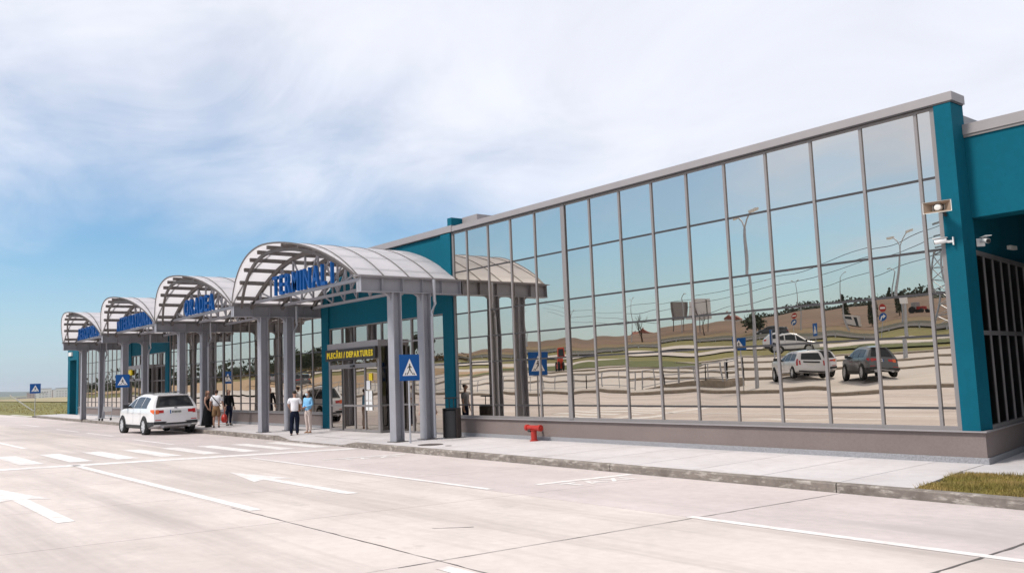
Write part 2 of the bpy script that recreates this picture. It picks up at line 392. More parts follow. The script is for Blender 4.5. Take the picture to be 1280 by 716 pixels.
# crack repairs: bitumen along two joints near the camera
def ribbon(pts, wd, m, name, parent=road, dz=.004, jit=.0):
    mb = MB(); L_ = []; Rr = []
    for i, (x, y) in enumerate(pts):
        a = pts[max(0, i-1)]; b = pts[min(len(pts)-1, i+1)]; d = Vector((b[0]-a[0], b[1]-a[1])).normalized(); n = Vector((-d.y, d.x)); k = wd/2*(1+random.uniform(-jit, jit))
        L_.append((x+n.x*k, y+n.y*k, zr(y+n.y*k)+dz)); Rr.append((x-n.x*k, y-n.y*k, zr(y-n.y*k)+dz))
    mb.grid([L_, Rr]); return build(mb, name, m, parent)
def wob(a, b, n, j): return [(a[0]+(b[0]-a[0])*i/n+random.uniform(-j, j), a[1]+(b[1]-a[1])*i/n+random.uniform(-j, j)) for i in range(n+1)]
ribbon(wob((12.22,-11.3),(12.22,-3.75),40,.012), .035, jointm, 'bitumen_crack', jit=.6)
ribbon(wob((3.3,-11.115),(12.2,-11.13),50,.008), .016, jointm, 'bitumen_crack', jit=.7)
ribbon(wob((8.72,-11.6),(8.72,-3.65),40,.006), .013, jointm, 'bitumen_crack', jit=.6)
ribbon(wob((7.02,-10.05),(7.28,-9.62),5,.008), .022, mat('oil_mark', (.22,.19,.18), .7), 'dark_scuff', jit=.4)
# markings
def mark(poly, name='road_marking', dz=.0045, parent=road):
    mb = MB(); mb.add([(x, y, zr(y)+dz) for x, y in poly], [tuple(range(len(poly)))]); return build(mb, name, paint, parent)
def rect(x0, x1, y0, y1, name): return mark([(x0,y0),(x1,y0),(x1,y1),(x0,y1)], name)
for k in range(10):
    yc = -3.78-1.13*k
    if yc < -17: break
    rect(-12.15, -8.25, yc-.27, yc+.27, 'zebra_stripe')
mark([(-7.2,-3.4),(-6.62,-3.4),(-6.85,-14.8),(-7.43,-14.8)], 'stop_line')
rect(-7.15, 3.85, -11.06, -10.88, 'lane_line'); rect(9.0, 15.5, -11.36, -11.2, 'lane_line')
rect(-5.8, 4.3, -7.12, -6.98, 'lane_line'); rect(8.6, 15.6, -7.22, -7.06, 'lane_line')
rect(-13.9, -18.6, -6.55, -6.41, 'lane_line'); rect(-22.2, -26.6, -6.32, -6.18, 'lane_line'); rect(-28.2, -33, -6.3, -6.16, 'lane_line'); rect(-38.3, -50.6, -6.1, -5.95, 'lane_line')
rect(-15.8, -21.5, -10.65, -10.47, 'lane_line'); rect(-27, -34, -10.6, -10.42, 'lane_line'); rect(-40, -50, -10.6, -10.42, 'lane_line')
for xx in (-44, -46.2, -48.4, -50.6): rect(xx, xx-1.0, -2.95, -5.9, 'zebra_stripe')
rect(-60, -75, -1.5, -1.8, 'lane_line')
rect(-40, 13, -14.98, -14.84, 'edge_line') ; rect(-30, 8, -18.6, -18.48, 'lane_line'); rect(-60, 14, -21.9, -21.78, 'edge_line')
def arrow(xt, y, L_=5.4):
    mark([(xt,y),(xt+2.35,y+.42),(xt+2.05,y+.11),(xt+L_,y+.11),(xt+L_,y-.11),(xt+2.05,y-.11),(xt+2.35,y-.42)], 'lane_arrow')
arrow(-2.3, -9.0); arrow(-2.3, -13.28)
def taxi(x):
    mark([(x,-3.62),(x+.17,-3.62),(x+.17,-6.05),(x,-6.05)], 'bay_line')
    gl, wd = text_meshes('TAXI', .55, .0, 1.0, .02)
    for V, F, gx, gw in gl:
        mb = MB(); pts = [(x+.30+(0.42-vz*.75), -5.75+(gx+vx)*.8, 0) for vx, vy, vz in V]
        pts = [(px, py, zr(py)+.0045) for px, py, _ in pts]
        mb.add(pts, F); build(mb, 'taxi_letter', paint, road)
taxi(4.25); taxi(-3.9)

# ------------------------------------------------------------------ pavement
pav = thing('pavement', None, None); tag(pav, kind='structure')
PZ = .154
def drop(x):      # 1 inside the dropped crossing, 0 elsewhere
    return min(ss(-13.3, -12.2, x), 1-ss(-8.3, -7.3, x))
XP = [-62.0]
while XP[-1] < 8.4: XP.append(XP[-1]+1.4708)
for i in range(len(XP)-1):
    x0, x1 = XP[i]+.009, XP[i+1]-.009
    f0, f1 = PZ-.135*drop(x0), PZ-.135*drop(x1)
    ya0, ya1 = kerbY(x0)+.012, kerbY(x1)+.012
    mb = MB(); q = [(x0,ya0,f0),(x1,ya1,f1),(x1,-1.75,PZ),(x1,-.005,PZ),(x0,-.005,PZ),(x0,-1.75,PZ)]
    mb.add(q+[(p[0],p[1],p[2]-.12) for p in q], [(0,1,2,5),(5,2,3,4),(6,11,8,7),(11,10,9,8),(0,6,7,1),(1,7,8,2),(2,8,9,3),(3,9,10,4),(4,10,11,5),(5,11,6,0)])
    build(mb, 'paving_slab', paving, pav)
def ps(poly, z1=PZ, z0=0.0, name='paving_slab', m=paving):
    mb = MB(); mb.prism(poly, 'z', z0, z1); return build(mb, name, m, pav)
XE = XP[-1]
ps([(XE+.006, kerbY(XE)+.012), (9.78, kerbY(9.78)+.012), (9.5, -1.2), (9.42, -.02), (XE+.006, -.005)])
ps([(9.79, -1.17), (12.6, -1.17), (12.6, -.03), (9.43, -.03), (9.51, -1.17)], PZ-.004)
ps([(12.61, -1.17), (16, -1.17), (16, -.03), (12.61, -.03)])
ps([(9.43, -.02), (16, -.02), (16, 9), (8.2, 9), (9.43, .06)], PZ-.003)
ps([(13.4, kerbY(13.4)+.012), (16, kerbY(16)+.012), (16, -1.18), (13.4, -1.18)])
mb = MB(); mb.box(-62.2, 16, -2.2, 0, -.1, .11); build(mb, 'joint_filler', jointm, pav)
# kerb stones
XK = [-62.0]
while XK[-1] < 15: XK.append(XK[-1]+(4.98))
off = 8.62-max(x for x in XK if x <= 8.62); XK = [x+off for x in XK]
for i in range(len(XK)-1):
    n = 10; P = []; x0, x1 = XK[i]+.010, XK[i+1]-.010
    for k in range(n+1):
        x = x0+(x1-x0)*k/n; z = PZ+.002-.132*drop(x); y = kerbY(x)
        P.append([(x,y-.15,-.06),(x,y-.15,z-.02),(x,y-.13,z),(x,y+.006,z),(x,y+.006,-.06)])
    mb = MB(); mb.grid(P); m_ = len(P[0]); mb.f.append(tuple(range(m_-1,-1,-1))); mb.f.append(tuple(n*m_+k for k in range(m_)))
    build(mb, 'kerb_stone', kerbm, pav)
# strip on the far side of the road
for i in range(-15, 4):
    mb = MB(); x0, x1 = i*5.0+.01, i*5.0+4.99; zb = zr(-MED)
    mb.box(x0, x1, -MED-.32, -MED+.13, zb-.1, zb+.15); build(mb, 'kerb_stone', pkerb, pav)
# raised islands in the car park
for k, (x0, x1, y, amp) in enumerate(((-60, -13, -30.5, .6), (-48, 10, -38, 1.4), (-70, 6, -46, 1.0), (-45, 12, -57, 1.6))):
    mb = MB(); P = []
    for i in range(41):
        x = x0+(x1-x0)*i/40; yy = y-amp*math.sin((x-x0)*.09+k); z = T(x, yy)
        P.append([(x,yy+.1,z-.1),(x,yy+.1,z+.14),(x,yy-.25,z+.15),(x,yy-.25,z-.1)])
    mb.grid(P); tag(build(mb, 'parking_kerb', pkerb), kind='structure')
# ------------------------------------------------------------------ grass
bladem = mat('grass_blade', (.20, .165, .035), .8, var=.35, vscale=2.5, coords='World')
mixin(bladem, (.34, .23, .08), 1.6, .48, .62, .9)
soil = mat('dry_soil', (.26, .20, .11), .95, var=.25, vscale=8, coords='World')
def grass_bed(name, poly, n, h0, h1, wd, zf):
    mb = MB(); mb.prism(poly, 'z', -.05, zf); bed = build(mb, 'soil_bed', soil); tag(bed, kind='structure')
    def inside(x, y):
        c = False; j = len(poly)-1
        for i in range(len(poly)):
            if (poly[i][1] > y) != (poly[j][1] > y) and x < (poly[j][0]-poly[i][0])*(y-poly[i][1])/(poly[j][1]-poly[i][1])+poly[i][0]: c = not c
            j = i
        return c
    xs = [p[0] for p in poly]; ys = [p[1] for p in poly]; vs = []; fs = []; k = 0
    while k < n:
        x = random.uniform(min(xs)-.05, max(xs)); y = random.uniform(min(ys), max(ys))
        if not inside(x+random.uniform(-.07,.07), y+random.uniform(-.05,.05)): continue
        h = random.uniform(h0, h1)*(1+.5*math.sin(x*3.1)*math.sin(y*4.3)); a = random.uniform(0, 2*PI); l = random.uniform(.1, .9)*h; b = random.uniform(0, 2*PI)
        dx, dy = math.cos(a)*wd, math.sin(a)*wd; o = len(vs)
        vs += [(x-dx, y-dy, zf), (x+dx, y+dy, zf), (x+math.cos(b)*l, y+math.sin(b)*l, zf+h)]; fs.append((o, o+1, o+2)); k += 1
    me = bpy.data.meshes.new(name); me.from_pydata(vs, [], fs); me.materials.append(bladem)
    return tag(obj(name, me), 'short dry yellow green grass beside the kerb', 'grass', kind='stuff')
grass_bed('grass', [(9.83, kerbY(9.83)+.014), (13.38, kerbY(13.38)+.014), (13.38, -1.19), (9.75, -1.19), (9.62, -1.9)], 26000, .03, .085, .006, PZ-.03)
def far_grass():
    vs = []; fs = []
    for k in range(26000):
        x = -63-abs(random.gauss(0, 1))*75; y = random.uniform(-4+.0*x, 70); 
        if y < 3 and x > -66: continue
        if y < .6: continue
        z = T(x, y)-.12; h = random.uniform(.05, .17); a = random.uniform(0, 2*PI); wd = random.uniform(.01, .05); o = len(vs); l = random.uniform(0, .2)
        vs += [(x-math.cos(a)*wd, y-math.sin(a)*wd, z), (x+math.cos(a)*wd, y+math.sin(a)*wd, z), (x+random.uniform(-l,l), y+random.uniform(-l,l), z+h)]; fs.append((o,o+1,o+2))
    me = bpy.data.meshes.new('meadow'); me.from_pydata(vs, [], fs); me.materials.append(bladem)
    tag(obj('meadow_grass', me), 'yellow green meadow beyond the end of the terminal', 'grass', kind='stuff')
far_grass()

# ------------------------------------------------------------------ terminal building
bld = thing('terminal_building', 'long airport terminal with mirrored glass walls and teal rendered frames', 'building')
ZR = [.7695, 1.121, 2.435, 3.217, 4.009, 5.355, 6.670]
S = 1.0994
XM = [-6.357, -5.610, -4.510, -3.411, -2.311, -1.092]+[-.0636+S*k for k in range(9)]+[9.055]
THICK = 5
def curtain(xs, thick, seed):
    rnd = random.Random(seed)
    # mullions
    for i, x in enumerate(xs):
        wd = .15 if i in thick else (.058 if 0 < i < len(xs)-1 else .09)
        mb = MB(); mb.box(x-wd/2, x+wd/2, -.05 if i in thick else -.036, .03, ZR[0]-.02, ZR[-1]+.03)
        build(mb, 'mullion', alu, bld)
        if i in thick:
            for s in (-1, 1):
                mb = MB(); mb.box(x+s*(wd/2+.002), x+s*(wd/2+.016), -.014, .02, ZR[0]-.02, ZR[-1]+.03); build(mb, 'mullion_gasket', aludark, bld)
    for k, z in enumerate(ZR[1:-1]):
        mb = MB(); mb.box(xs[0]+.05, xs[-1]-.05, -.022, .02, z-.022, z+.022); build(mb, 'transom', aludark, bld)
    mb = MB(); mb.box(xs[0]-.05, xs[-1]+.05, -.034, .02, ZR[-1]-.045, ZR[-1]+.03); build(mb, 'head_transom', alu, bld)
    mb = MB(); mb.box(xs[0]-.05, xs[-1]+.05, -.034, .02, ZR[0]-.045, ZR[0]+.03); build(mb, 'sill_transom', alu, bld)
    cache = {}
    for i in range(len(xs)-1):
        for k in range(len(ZR)-1):
            wd = xs[i+1]-xs[i]; h = ZR[k+1]-ZR[k]; key = (round(wd, 3), k)
            if key not in cache:
                mb = MB(); mb.box(-wd/2+.02, wd/2-.02, -.006, .006, -h/2+.01, h/2-.01); cache[key] = mb.mesh('glass_pane', mirror)
            o = obj('glass_pane', cache[key], bld, ((xs[i]+xs[i+1])/2, 0, (ZR[k]+ZR[k+1])/2))
            o.rotation_euler = (rnd.gauss(0, .0012), 0, rnd.gauss(0, .0012))
curtain(XM, {THICK}, 1)
XM2 = [-34.75+.0]+[-34.75+.62+S*k for k in range(17)]+[-15.62]
XM3 = [-56.5]+[-56.5+.55+S*k for k in range(12)]+[-42.95]
curtain(XM2, {8}, 2); curtain(XM3, {6}, 3)
def plinth(x0, x1):
    mb = MB(); mb.box(x0, x1, -.05, .3, .26, .70); build(mb, 'plinth', plinthm, bld)
    mb = MB(); mb.box(x0, x1+.03, -.08, .3, .0, .26); build(mb, 'granite_skirting', granite, bld)
    mb = MB(); mb.box(x0, x1+.05, -.11, .3, .70, .725); build(mb, 'sill_flashing', coping_m, bld)
plinth(-6.36, 9.36); plinth(-34.8, -15.6); plinth(-56.6, -42.93)
for nm, e, z0, z1, m_, sx in (('plinth', .05, .26, .70, plinthm, 9.47), ('granite_skirting', .08, .0, .26, granite, 9.502), ('sill_flashing', .11, .70, .7255, coping_m, 9.517)):
    mb = MB(); mb.prism([(9.3605 if nm == 'plinth' else (9.3905 if nm[0] == 'g' else 9.4105),-e),(sx+.004,-e),(sx,.025),(9.3605 if nm == 'plinth' else (9.3905 if nm[0] == 'g' else 9.4105),.025)], 'z', z0-.001, z1+.0005); build(mb, nm, m_, bld)
# teal piers
def tbox(name, x0, x1, y0, y1, z0, z1, m=teal, bevel=0): 
    mb = MB(); mb.box(x0, x1, y0, y1, z0, z1); return build(mb, name, m, bld, bevel=bevel)
tbox('teal_pier', 9.107, 9.42, -.09, .42, .727, 6.70)
for x0, x1 in ((-6.95, -6.41), (-15.57, -14.98), (-35.4, -34.80), (-42.9, -42.35)): tbox('teal_pier', x0, x1, -.10, .3, .0, 6.70)
tbox('teal_pier', -57.15, -56.56, -.09, .4, .0, 6.70)
def entrance(xa, xb):
    tbox('teal_band', xa, xb, -.02, .3, 4.09, 6.70)
    tbox('band_trim', xa, xb, -.05, .1, 4.05, 4.09, alu)
    n = 8; wd = (xb-xa)/n
    for i in range(n+1):
        x = xa+wd*i; tbox('mullion', x-.04, x+.04, -.045, .04, .16, 4.05, alu)
    for z in (.19, 1.12, 2.43, 3.30): tbox('transom', xa, xb, -.03, .03, z-.03, z+.03, alu)
    zz = [.16, 1.12, 2.43, 3.30, 4.05]
    for i in range(n):
        for k in range(4):
            mb = MB(); mb.box(-wd/2+.03, wd/2-.03, -.006, .006, -(zz[k+1]-zz[k])/2+.02, (zz[k+1]-zz[k])/2-.02)
            o = build(mb, 'glass_pane', mirror2, bld, loc=(xa+wd*(i+.5), 0, (zz[k]+zz[k+1])/2)); o.rotation_euler = (random.gauss(0,.0015), 0, random.gauss(0,.0015))
entrance(-14.98, -6.95); entrance(-42.35, -35.4)
# coping along the roof edge
tbox('coping', -57.2, -6.30, -.12, .5, 6.70, 6.91, coping_m); tbox('coping', -6.29, 9.455, -.105, .45, 6.702, 6.865, coping_m)
tbox('coping_joint', -57.2, 9.44, -.10, .4, 6.672, 6.702, aludark)
tbox('parapet_cheek', -6.55, -6.32, -.08, 1.6, 6.91, 7.17, teal)
tbox('parapet_cap', -6.30, -5.5, .35, 1.6, 6.867, 7.19, coping_m)
tbox('roof', -57.1, 9.2, .31, 40, 6.2, 6.65, coping_m)
tbox('back_wall', -57, 8, 29, 29.4, 0, 6.2, teal)
# right-hand portal: recessed lintel, angled glazed wall, added pier that darkens it
tbox('portal_lintel', 9.422, 17.0, .36, .85, 4.56, 6.06); tbox('portal_coping', 9.425, 17.1, .31, .95, 6.11, 6.30, coping_m); tbox('portal_trim', 9.424, 17.0, .33, .9, 6.06, 6.11, alu)
tbox('portal_roof', 7.0, 17.0, .86, 12, 5.6, 5.75, teal)
tbox('portal_pier', 12.4, 12.95, .362, 9.1, 0, 4.559); tbox('added_shade_wall', 12.951, 17.0, .40, .8, 0, 4.558)  # unseen pier and wall, added to keep light out of the loggia
def portal_wall():
    a = Vector((9.36, .44)); d = Vector((-.13, .99)).normalized(); nn = Vector((d.y, -d.x))
    def box(name, s0, s1, t0, t1, z0, z1, m):
        mb = MB(); q = [a+d*s0+nn*t0, a+d*s1+nn*t0, a+d*s1+nn*t1, a+d*s0+nn*t1]
        mb.prism([(p.x, p.y) for p in q], 'z', z0, z1); build(mb, name, m, bld)
    box('portal_upper_wall', 0, 9, -.25, .0, 3.98, 5.6, teal)
    box('plinth', -.425, 9, -.3, .055, .26, .70, plinthm); box('granite_skirting', -.425, 9, -.3, .085, .0, .258, granite); box('sill_flashing', -.425, 9, -.3, .10, .701, .726, coping_m)
    ss_ = [.03+.62*k for k in range(14)]
    for s in ss_: box('mullion', s-.028, s+.028, -.05, .016, .726, 3.97, alu)
    box('head_transom', 0, 9, -.04, .045, 3.9, 3.975, alu); box('sill_transom', 0, 9, -.04, .045, .727, .79, alu); box('transom', 0, 9, -.035, .018, 2.42, 2.50, alu)
    for s0, s1 in zip(ss_[:-1], ss_[1:]):
        box('glass_pane', s0+.03, s1-.03, -.012, .0, .78, 2.43, darkglass); box('glass_pane', s0+.03, s1-.03, -.012, .0, 2.49, 3.92, darkglass)
portal_wall()
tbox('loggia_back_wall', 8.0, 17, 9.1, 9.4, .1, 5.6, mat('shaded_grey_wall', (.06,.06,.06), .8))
tbox('loggia_ceiling_light', 12.0, 12.9, 1.2, 1.5, 5.55, 5.60, cream)
# left-hand portal at the far end
tbox('portal_lintel', -61.0, -57.16, .1, .6, 4.45, 6.06); tbox('portal_pier', -60.95, -60.2, .1, .9, 0, 4.45); tbox('portal_coping', -61.1, -57.16, .05, .7, 6.06, 6.3, coping_m)
mb = MB(); mb.box(-60.3, -59.3, -.02, .095, 4.8, 5.1); build(mb, 'small_white_lamp', cream, bld)

# vestibule
def vestibule(x0, label):
    v = thing('entrance_vestibule', label, 'entrance', (x0, 0, 0), 0, 'glazed entrance vestibules')
    W, D, H = 3.78, .6, 3.42
    def b(name, a, c, d, e, f, g, m, par=v): 
        mb = MB(); mb.box(a, c, d, e, f, g); return build(mb, name, m, par)
    b('roof_fascia', -.02, W+.02, -D-.04, -.03, 3.20, H, coping_m); 
    for x in (0, 1.07, 1.95, 2.71, W-.14): b('mullion', x, x+(.14 if x in (0, W-.14) else .07), -D, -D+.1, .16, 3.2, alu)
    b('post', W-.13, W, -D+.1, -.03, .16, .24, alu)
    b('side_jamb', W-.14, W-.001, -.14, -.03, .24, 3.2, alu); b('side_rail', W-.10, W-.02, -D+.1, -.14, 1.08, 1.14, alu)
    b('door_header', .14, W-.14, -D-.03, -D+.08, 2.46, 2.62, alu); b('sensor', 1.85, 2.1, -D-.10, -D-.031, 2.5, 2.58, black_s)
    b('kick_rail', .14, W-.14, -D+.005, -D+.09, .16, .25, alu); b('mid_rail', .14, W-.14, -D+.005, -D+.07, 1.06, 1.13, alu)
    b('door_edge', 1.055, 1.135, -D-.02, -D-.003, .2, 2.46, aludark)
    xs = [.14, 1.07, 1.95, 2.71, W-.14]
    for i in range(4):
        for z0, z1 in ((.25, 1.06), (1.13, 2.46), (2.62, 3.2)):
            mb = MB(); wd = xs[i+1]-xs[i]-.06; mb.box(-wd/2, wd/2, -.006, .006, -(z1-z0)/2, (z1-z0)/2)
            o = build(mb, 'glass_pane', mirror2, v, loc=((xs[i]+xs[i+1])/2+.02, -D+.04, (z0+z1)/2)); o.rotation_euler = (random.gauss(0,.002), 0, random.gauss(0,.003))
    for z0, z1 in ((.24, 1.08), (1.14, 3.2)):
        mb = MB(); mb.box(W-.055, W-.045, -D+.1, -.14, z0, z1); build(mb, 'side_pane', darkglass, v)
    b('interior_floor', 0.1, W-.14, -D+.1, -.05, .157, .162, aludark)
    return v
v1 = vestibule(-14.0, 'glazed departures entrance box with black and yellow sign board'); v2 = vestibule(-41.6, 'far glazed entrance box with plain yellow panel behind white car')
mb = MB(); mb.box(-.02, 3.74, -.72, -.645, 2.77, 3.19); sb = build(mb, 'sign_board', mat('sign_board_black', (.02,.015,.012), .5), v1); tag(sb, 'black board with yellow PLECĂRI / DEPARTURES lettering')
gl, wd = text_meshes('PLECĂRI / DEPARTURES', .215, .012, .80, .013)
sc = 3.46/wd
for V, F, gx, gw in gl:
    mb = MB(); mb.add([(.12+(gx+vx)*sc, -.727+vy, 2.875+vz) for vx, vy, vz in V], F); build(mb, 'sign_letter', yellow, sb)
mb = MB(); mb.box(.3, 1.6, -.72, -.645, 2.85, 3.17); build(mb, 'yellow_panel', yellow, v2)
for (x, z, a, c, m) in ((3.15, 2.12, .24, .26, yellow), (2.98, 1.83, .26, .32, white_s), (2.84, 1.46, .24, .34, white_s), (3.12, 1.46, .24, .34, white_s), (2.84, 1.1, .24, .33, white_s), (3.12, 1.1, .24, .33, white_s)):
    mb = MB(); mb.box(x-a/2, x+a/2, -.588, -.584, z-c/2, z+c/2); build(mb, 'notice', m, v1)

# ------------------------------------------------------------------ canopies and their steel frames
FX = [-6.1, -15.86, -25.36, -34.9, -44.3]
CY = (-2.45, -1.38)
names = ['nearest', 'second nearest', 'middle', 'second farthest', 'farthest']
beside = ['steel portal frame of two posts beside the departures sign and dark bin', 'steel portal frame of two posts behind the man in white shirt', 'steel portal frame of two posts next to the woman in shorts',
          'steel portal frame of two posts standing behind the white car', 'farthest steel portal frame of two posts near the teal end pier']
def hcol(y):
    mb = MB(); fw_, tf, dp = .34, .03, .30
    mb.box(-fw_/2, fw_/2, y-dp/2, y-dp/2+tf, PZ+.02, 4.6); mb.box(-fw_/2, fw_/2, y+dp/2-tf, y+dp/2, PZ+.02, 4.6); mb.box(-.012, .012, y-dp/2+tf, y+dp/2-tf, PZ+.02, 4.6)
    # curved haunches under the beam
    for s in (-1, 1):
        pts = [(y+s*dp/2, 4.6), (y+s*(dp/2+.28), 4.6)]+[(y+s*(dp/2+.28-.28*math.sin(a)), 4.6-.28*(1-math.cos(a))) for a in (PI/8, PI/4, 3*PI/8, PI/2)]
        mb.prism(pts if s > 0 else pts[::-1], 'x', -.05, .05)
    return mb
def frame(i, first=None):
    f = thing('steel_portal_frame', beside[i], 'steel frame', (FX[i], 0, 0), 0, 'steel frames carrying the canopies')
    for y in CY:
        c = build(hcol(y), 'post', steel, f); mb = MB(); mb.box(-.24, .24, y-.22, y+.22, PZ, PZ+.02); build(mb, 'base_plate', steeldk, c)
    mb = MB(); mb.box(-.15, .15, -3.66, -.02, 4.605, 4.63); mb.box(-.15, .15, -3.66, -.02, 5.03, 5.055); mb.box(-.01, .01, -3.66, -.02, 4.63, 5.03)
    for k in range(6):
        y = -3.645+k*.72; mb.box(-.14, .14, y-.008, y+.008, 4.63, 5.03)
    build(mb, 'beam', steel, f)
    mb = MB(); mb.box(-.2, .2, -3.74, -.02, 5.056, 5.075); build(mb, 'valley_gutter', coping_m, f)
    x = .245
    mb = MB(); mb.tube([(x,-1.15,5.04),(x,-1.15,4.40),(x-.02,-1.12,4.30),(x-.02,-1.24,4.02),(x-.02,-1.26,3.9),(x-.02,-1.26,.2)], .05, 10); build(mb, 'downpipe', pipe_m, f, smooth=True)
    return f
for i in range(5): frame(i)
ARW = 'canopy'
def canopy(i, xl, xr, label):
    cx = (xl+xr)/2; hw = (xr-xl)/2-.10; rise = 1.52; z0 = 5.10
    Rr = (hw*hw+rise*rise)/(2*rise); zc = z0+rise-Rr
    def az(u): x = u*hw; return zc+math.sqrt(Rr*Rr-x*x)
    def pt(u, off=0):      # point on the arch, offset outward along the radius
        x = u*hw; z = az(u); d = Vector((x, z-zc)).normalized(); return (x+d.x*off, z+d.y*off)
    c = thing('barrel_canopy', label, 'canopy', (cx, 0, 0), 0, 'row of white arched canopies')
    def yf(u): return -3.72-(.80-.40*max(0, u))*(1-abs(u)**1.8)
    us = [-1+2*k/28 for k in range(29)]
    ybs = [None, -3.66, -2.75, -1.85, -.95, -.06]
    for k in range(5):
        P = []
        for off in (.0, .03):
            for s_ in ((0, 1) if off == 0 else (1, 0)):
                row = []
                for u in us:
                    y = (yf(u) if k == 0 else ybs[k]+.012) if s_ == 0 else ybs[k+1]-.012
                    x, z = pt(u, off); row.append((x, y, z))
                P.append(row)
        P.append(P[0]); mb = MB(); mb.grid(P); build(mb, 'roof_panel', poly, c, smooth=True)
        if k:
            mb = MB(); rr = []
            for dy, off in ((-.022, .0), (-.022, .045), (.022, .045), (.022, .0)):
                rr.append([(pt(u, off)[0], ybs[k]+dy, pt(u, off)[1]) for u in us])
            mb.grid(rr); build(mb, 'seam_strip', steeldk, c)
    mb = MB(); P = []
    for dy, off in ((-.012, -.012), (-.012, .045), (.01, .045), (.01, -.012), (-.012, -.012)): P.append([(pt(u, off)[0], yf(u)+dy, pt(u, off)[1]) for u in us])
    mb.grid(P); build(mb, 'front_edge_trim', steeldk, c)
    for s in (-1, 1):
        mb = MB(); mb.box(s*hw-.05, s*hw+.05, -3.74, -.06, 5.02, 5.13); build(mb, 'eave_trim', coping_m, c)
    def arch(y, off, w_, h_, mat_=steeldk, name='arch_rib'):
        mb = MB(); P = []
        yy = y if callable(y) else (lambda u: y)
        for dy, o in ((-w_/2, off-h_), (-w_/2, off), (w_/2, off), (w_/2, off-h_), (-w_/2, off-h_)): P.append([(pt(u, o)[0], yy(u)+dy, pt(u, o)[1]) for u in us])
        mb.grid(P); return build(mb, name, mat_, c)
    for k in range(11):
        u = -.93+1.86*k/10; x, z = pt(u, -.06); d = Vector((u*hw, az(u)-zc)).normalized()
        mb = MB(); mb.bar((x, yf(u)+.16, z), (x, -.07, z), .09, .12, up=(d.x, 0, d.y)); build(mb, 'purlin', steeldk, c)
    arch(lambda u: yf(u)+.34, -.125, .08, .11)
    for y, zch in ((-2.98, 5.12), (-1.75, 5.06), (-.45, 4.97)):
        rib = arch(y, -.125, .10, .15); rib.name = 'arch_rib'
        mb = MB(); mb.bar((-hw+.1, y, zch), (hw-.1, y, zch), .10, .10); build(mb, 'bottom_chord', steel, rib)
        nb = 10; ups = []
        for k in range(1, nb):
            u = -1+2*k/nb; x, z = pt(u, -.24); ups.append((u*hw, z))
        for k, (x, z) in enumerate(ups):
            mb = MB(); mb.bar((x, y, zch+.05), (x, y, z), .06, .06); build(mb, 'truss_web', steel, rib)
            if k+1 < len(ups):
                x2, z2 = ups[k+1]; mb = MB()
                if x < -.01: mb.bar((x, y, z-.02), (x2, y, zch+.05), .05, .05)
                else: mb.bar((x, y, zch+.05), (x2, y, z2-.02), .05, .05)
                build(mb, 'truss_web', steel, rib)
    return c
clabel = ['white barrel canopy over the departures entrance carrying TERMINAL 1 letters', 'white barrel canopy carrying the ORADEA letters', 'white barrel canopy carrying the INTERNATIONAL letters', 'farthest white barrel canopy carrying the AEROPORTUL letters']
for i in range(4): canopy(i, FX[i+1], FX[i], clabel[i])
def letters(word, x0, x1, label, z=5.185, h=.72):
    t = thing('letter_sign', label, 'sign', (x0, -3.10, z), 0, 'blue letter signs on the canopies')
    gl, wd = text_meshes(word, h, .10, .62, .014, .035); sc = (x1-x0)/wd
    for V, F, gx, gw in gl:
        mb = MB(); mb.add([((gx+vx)*sc, vy, vz) for vx, vy, vz in V], F); o = build(mb, 'letter', blue_l, t)
letters('TERMINAL 1', -13.35, -8.75, 'blue block letters TERMINAL 1 on the nearest canopy')
letters('ORADEA', -22.9, -19.35, 'blue block letters ORADEA on the second canopy')
letters('INTERNATIONAL', -33.9, -27.8, 'blue block letters INTERNATIONAL on the third canopy')
letters('AEROPORTUL', -42.9, -37.0, 'blue block letters AEROPORTUL on the farthest canopy')

# ------------------------------------------------------------------ street furniture
def cross_sign(label, loc, rz, h=2.95, s=.78, both=True, post_r=.03, group='blue pedestrian crossing signs'):
    t = thing('crossing_sign', label, 'sign', loc, rz, group)
    mb = MB(); mb.tube([(0,.035,0),(0,.035,h-.02)], post_r, 10); build(mb, 'post', galv, t, smooth=True)
    mb = MB(); mb.box(-s/2, s/2, -.012, .0, h-s, h); build(mb, 'panel', signblue, t, bevel=.004)
    zc = h-s/2
    for f, yy in ((1, -.012), (-1, .0)) if both else ((1, -.012),):
        def pl(poly, m, name, d):
            mb = MB(); mb.prism([(x*s, zc+z*s) for x, z in poly], 'y', yy-f*d, yy-f*(d+.001)); return build(mb, name, m, pn)
        mb = MB(); mb.prism([(-.36*s, zc-.31*s), (.36*s, zc-.31*s), (0, zc+.34*s)], 'y', yy-f*.0005, yy-f*.002); pn = build(mb, 'white_triangle', white_s, t)
        mb = MB()
        def q(poly): mb.prism([(x*s, zc+z*s) for x, z in poly], 'y', yy-f*.002, yy-f*.003)
        q([(.035*math.cos(a*PI/5), .115+.035*math.sin(a*PI/5)) for a in range(10)])      # head
        q([(-.03,.075),(.03,.075),(.035,-.06),(-.03,-.06)])
        q([(-.03,-.06),(.01,-.06),(-.07,-.22),(-.11,-.22)]); q([(-.005,-.06),(.035,-.06),(.11,-.2),(.07,-.22)])
        q([(-.03,.075),(-.02,.03),(-.1,-.04),(-.12,-.02)]); q([(.03,.075),(.02,.03),(.09,-.02),(.11,.0)])
        for x in (-.26, -.16, .14, .22): q([(x,-.28),(x+.05,-.28),(x*.8+.03,-.2),(x*.8,-.2)])
        build(mb, 'walking_figure', black_s, t)
    return t
cross_sign('blue pedestrian crossing sign on a post before the nearest canopy', (-5.27, -2.5, PZ-.02), R(98), 2.58, .76)
cross_sign('blue pedestrian crossing sign beside the white car', (-33.6, -2.9, .1), R(72), 2.70, .70)
